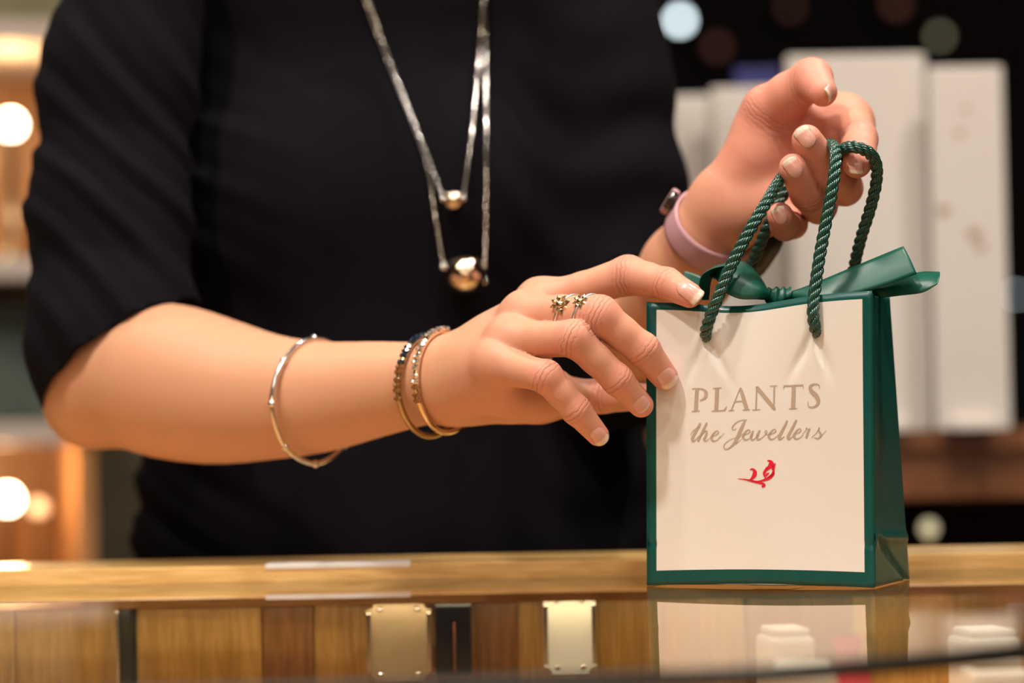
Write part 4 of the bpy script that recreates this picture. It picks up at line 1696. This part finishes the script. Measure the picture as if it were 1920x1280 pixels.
def mark(px, py, r):
    q = P(px, py, 2.02)
    disc('brown_mark', q[0] - tb.location[0], q[2] - tb.location[2], r, -0.0063, spot_brown, tb)


for px, py, r in ((1768, 396, 0.0055), (1826, 440, 0.006), (1838, 465, 0.0045), (1800, 250, 0.0035), (1812, 205, 0.003)):
    mark(px, py, r)
sg = thing('blue_sign', 'small dark blue sign standing above the narrow cream board', 'sign', tuple(P(1421, 172, 2.16)))
a = P(1378, 130, 2.16)
b = P(1466, 172, 2.16)
box('plate', (-(b[0] - a[0]) / 2, -0.004, 0), ((b[0] - a[0]) / 2, 0.004, a[2] - b[2]), MT['blue'], sg, 0.001)
zleg = P(1421, 172, 2.16)[2] - (ZF + zt_)
box('stem', (-0.004, 0.001, -zleg), (0.004, 0.006, 0.0), MT['dark_metal'], sg)
box('foot', (-0.03, -0.02, -zleg), (0.03, 0.025, -zleg + 0.005), MT['dark_metal'], sg)


# ---- wall spots far behind: out-of-focus points of light
def wall_spot(px, py, m, r, label, d=5.72):
    p = P(px, py, d)
    t = thing('wall_spot', label, 'wall lamp', (p[0], 5.9, p[2]), 0, 'wall spots on the dark back wall')
    L = 5.9 - p[1]
    v, f = lathe([(0.0005, 0.0), (r * 1.7, 0.0), (r * 1.7, 0.012), (r * 0.5, 0.016), (r * 0.5, L * 0.5), (r * 1.25, L * 0.55), (r * 1.25, L - r * 0.2), (r * 1.1, L - r * 0.2), (r * 1.1, L * 0.62), (0.0005, L * 0.62)], 20)
    mesh('housing', np.stack([v[:, 0], -v[:, 2], v[:, 1]], 1), f, MT['dark_metal'], t, world=False)
    v, f = sphere_data((0, -L, 0), r, 16, 10)
    mesh('bulb', v, f, m, t, world=False)
    return t


wall_spot(1275, 38, MT['lamp_cool'], 0.014, 'brightest cool white wall spot, left of the raised hand')
wall_spot(1762, 68, MT['lamp_dim'], 0.010, 'dim yellow-green wall spot above the cream boards')
wall_spot(1680, 8, MT['lamp_red'], 0.016, 'dull red wall spot at the top edge')
wall_spot(1482, 14, MT['lamp_red'], 0.012, 'faint reddish wall spot above the raised thumb')
wall_spot(1345, 88, MT['lamp_red'], 0.014, 'faint warm glow standing for a pale item beside the cool white spot')  # glowing bulb stands in for a pale blurred item
wall_spot(1904, 552, MT['lamp_cool'], 0.004, 'small cool wall spot at the right edge')

# small lamp in the open bay of the sideboard
p = P(1742, 990, 2.24)
t = thing('bay_lamp', 'small yellowish lamp in the dark bay of the sideboard', 'lamp', (p[0], p[1], ZF + zb_ - 0.18))
hh = p[2] - (ZF + zb_ - 0.18)
v, f = lathe([(0.0003, 0), (0.02, 0), (0.02, 0.004), (0.004, 0.008), (0.004, hh - 0.006), (0.0003, hh - 0.006)], 16)
mesh('stem', v, f, MT['bronze'], t, world=False)
v, f = sphere_data((0, 0, hh), 0.0075, 16, 10)
mesh('bulb', v, f, MT['lamp_dim'], t, world=False)

# ---- lit display cabinet to the left
CD = 2.40
cb0 = P(176, 800, CD)
cab = thing('display_cabinet', 'warmly lit wooden display cabinet with pale shelves behind the right arm', 'cabinet', (cb0[0], cb0[1], ZF), math.radians(16))
Wc, Dc = 1.10, 0.32


def zc(py, px=40):
    return P(px, py, CD)[2] - ZF


box('back_panel', (-Wc, Dc - 0.012, 0.0), (0.0, Dc, 2.2), MT['orange'], cab)
box('side_panel', (-0.018, 0.0, 0.0), (0.0, Dc - 0.0125, zc(800)), MT['orange'], cab, 0.001)
box('side_panel', (-Wc, 0.0, 0.0), (-Wc + 0.018, Dc - 0.0125, 2.2), MT['orange'], cab, 0.001)
for y_ in (60, 505, 812):
    box('shelf', (-Wc + 0.019, -0.006, zc(y_) - 0.011), (0.012, Dc - 0.0125, zc(y_) + 0.011), MT['shelf'], cab, 0.002)
box('shelf', (-Wc + 0.019, 0.0, zc(1250)), (-0.019, Dc - 0.0125, zc(1250) + 0.02), MT['shelf'], cab)
box('top_rail', (-Wc + 0.019, 0.0, 2.18), (0.0, Dc - 0.0125, 2.2), MT['orange'], cab)
# dark patterned boxes on the shelf
for k in range(4):
    xx = -0.10 - 0.20 * k
    q = cab.matrix_world
    ca_, sa_ = math.cos(math.radians(16)), math.sin(math.radians(16))
    wx, wy = cb0[0] + ca_ * xx - sa_ * 0.12, cb0[1] + sa_ * xx + ca_ * 0.12
    bx = thing('patterned_box', 'dark green mottled box on the cabinet shelf, ' + ['nearest the arm', 'second from the arm', 'third from the arm', 'furthest from the arm'][k], 'box',
               (wx, wy, ZF + zc(812) + 0.0112), math.radians(16), 'mottled boxes in the cabinet')
    hgt = zc(560) - zc(812) - 0.011
    box('body', (-0.085, -0.06, 0.0), (0.085, 0.06, hgt - 0.028), MT['mottled'], bx, 0.003)
    box('lid', (-0.088, -0.063, hgt - 0.0275), (0.088, 0.063, hgt), MT['mottled'], bx, 0.003)
# mottled picture on the top shelf and mottled screen right of the cabinet
bx = thing('patterned_box', 'green and gold mottled box on the top cabinet shelf', 'box', (cb0[0] - 0.13, cb0[1] + 0.07, ZF + zc(60) + 0.0112), math.radians(16), 'mottled boxes in the cabinet')
mg = mat('green_gold_print', (0.16, 0.15, 0.07), 0.6, noise=0.9, nscale=30)
box('body', (-0.12, -0.06, 0.0), (0.11, 0.06, 0.10), mg, bx, 0.003)
box('lid', (-0.123, -0.063, 0.1005), (0.113, 0.063, 0.13), mg, bx, 0.003)
p0 = P(240, 1000, 2.95)
scr = thing('folding_screen', 'mottled green-brown standing screen between the cabinet and the person', 'screen', (p0[0], p0[1], ZF))
scm = mat('green_brown_fabric', (0.13, 0.11, 0.065), 0.8, noise=0.6, nscale=9)
for k in range(3):
    box('leaf', (-0.30 + 0.24 * k, 0.01 * (k % 2), 0.03), (-0.065 + 0.24 * k, 0.01 * (k % 2) + 0.02, 1.35), scm, scr, 0.003)
    for e in (0, 1):
        box('foot', (-0.295 + 0.24 * k + 0.205 * e, -0.03, 0.0), (-0.275 + 0.24 * k + 0.205 * e, 0.05, 0.0295), MT['walnut'], scr)


# ---- little globe lamps in the cabinet, the bright ones with their own light; one is a reflected glow
def globe(px, py, d, r, m, label, power, zbase):
    p = P(px, py, d)
    t = thing('globe_lamp', label, 'lamp', (p[0], p[1], zbase), 0, 'globe lamps in the cabinet')
    hh = p[2] - zbase
    v, f = lathe([(0.0003, 0.0), (0.022, 0.0), (0.022, 0.004), (0.006, 0.010), (0.004, hh - r * 0.9), (0.007, hh - r * 0.8), (0.0003, hh - r * 0.7)], 18)
    mesh('stem', v, f, MT['bronze'], t, world=False)
    v, f = sphere_data((0, 0, hh), r, 18, 12)
    gl = mesh('globe', v, f, m, t, world=False)
    if power:
        ld = bpy.data.lights.new('globe_light', 'POINT')
        ld.energy = power
        ld.color = (1.0, 0.62, 0.30)
        ld.shadow_soft_size = r * 1.1
        lo = bpy.data.objects.new('globe_light', ld)
        lo.location = (0, 0, hh + r * 2.3)
        link(lo, t)
    return t


globe(20, 234, 2.44, 0.0125, MT['lamp_on'], 'bright round globe lamp on the middle shelf of the cabinet', 1.3, ZF + zc(505) + 0.0112)
globe(14, 936, 2.40, 0.0125, MT['lamp_on'], 'bright round globe lamp in the lower bay of the cabinet', 1.3, ZF + zc(1250) + 0.0205)
globe(72, 952, 2.50, 0.009, MT['lamp_soft'], 'dim glowing ball standing for a reflection beside the bright lamp in the lower bay', 0.0, ZF + zc(1250) + 0.0205)  # reflected glow made as a glowing ball, no lamp of its own
globe(162, 945, 2.46, 0.006, MT['lamp_soft'], 'small dim globe lamp by the cabinet side', 0.0, ZF + zc(1250) + 0.0205)
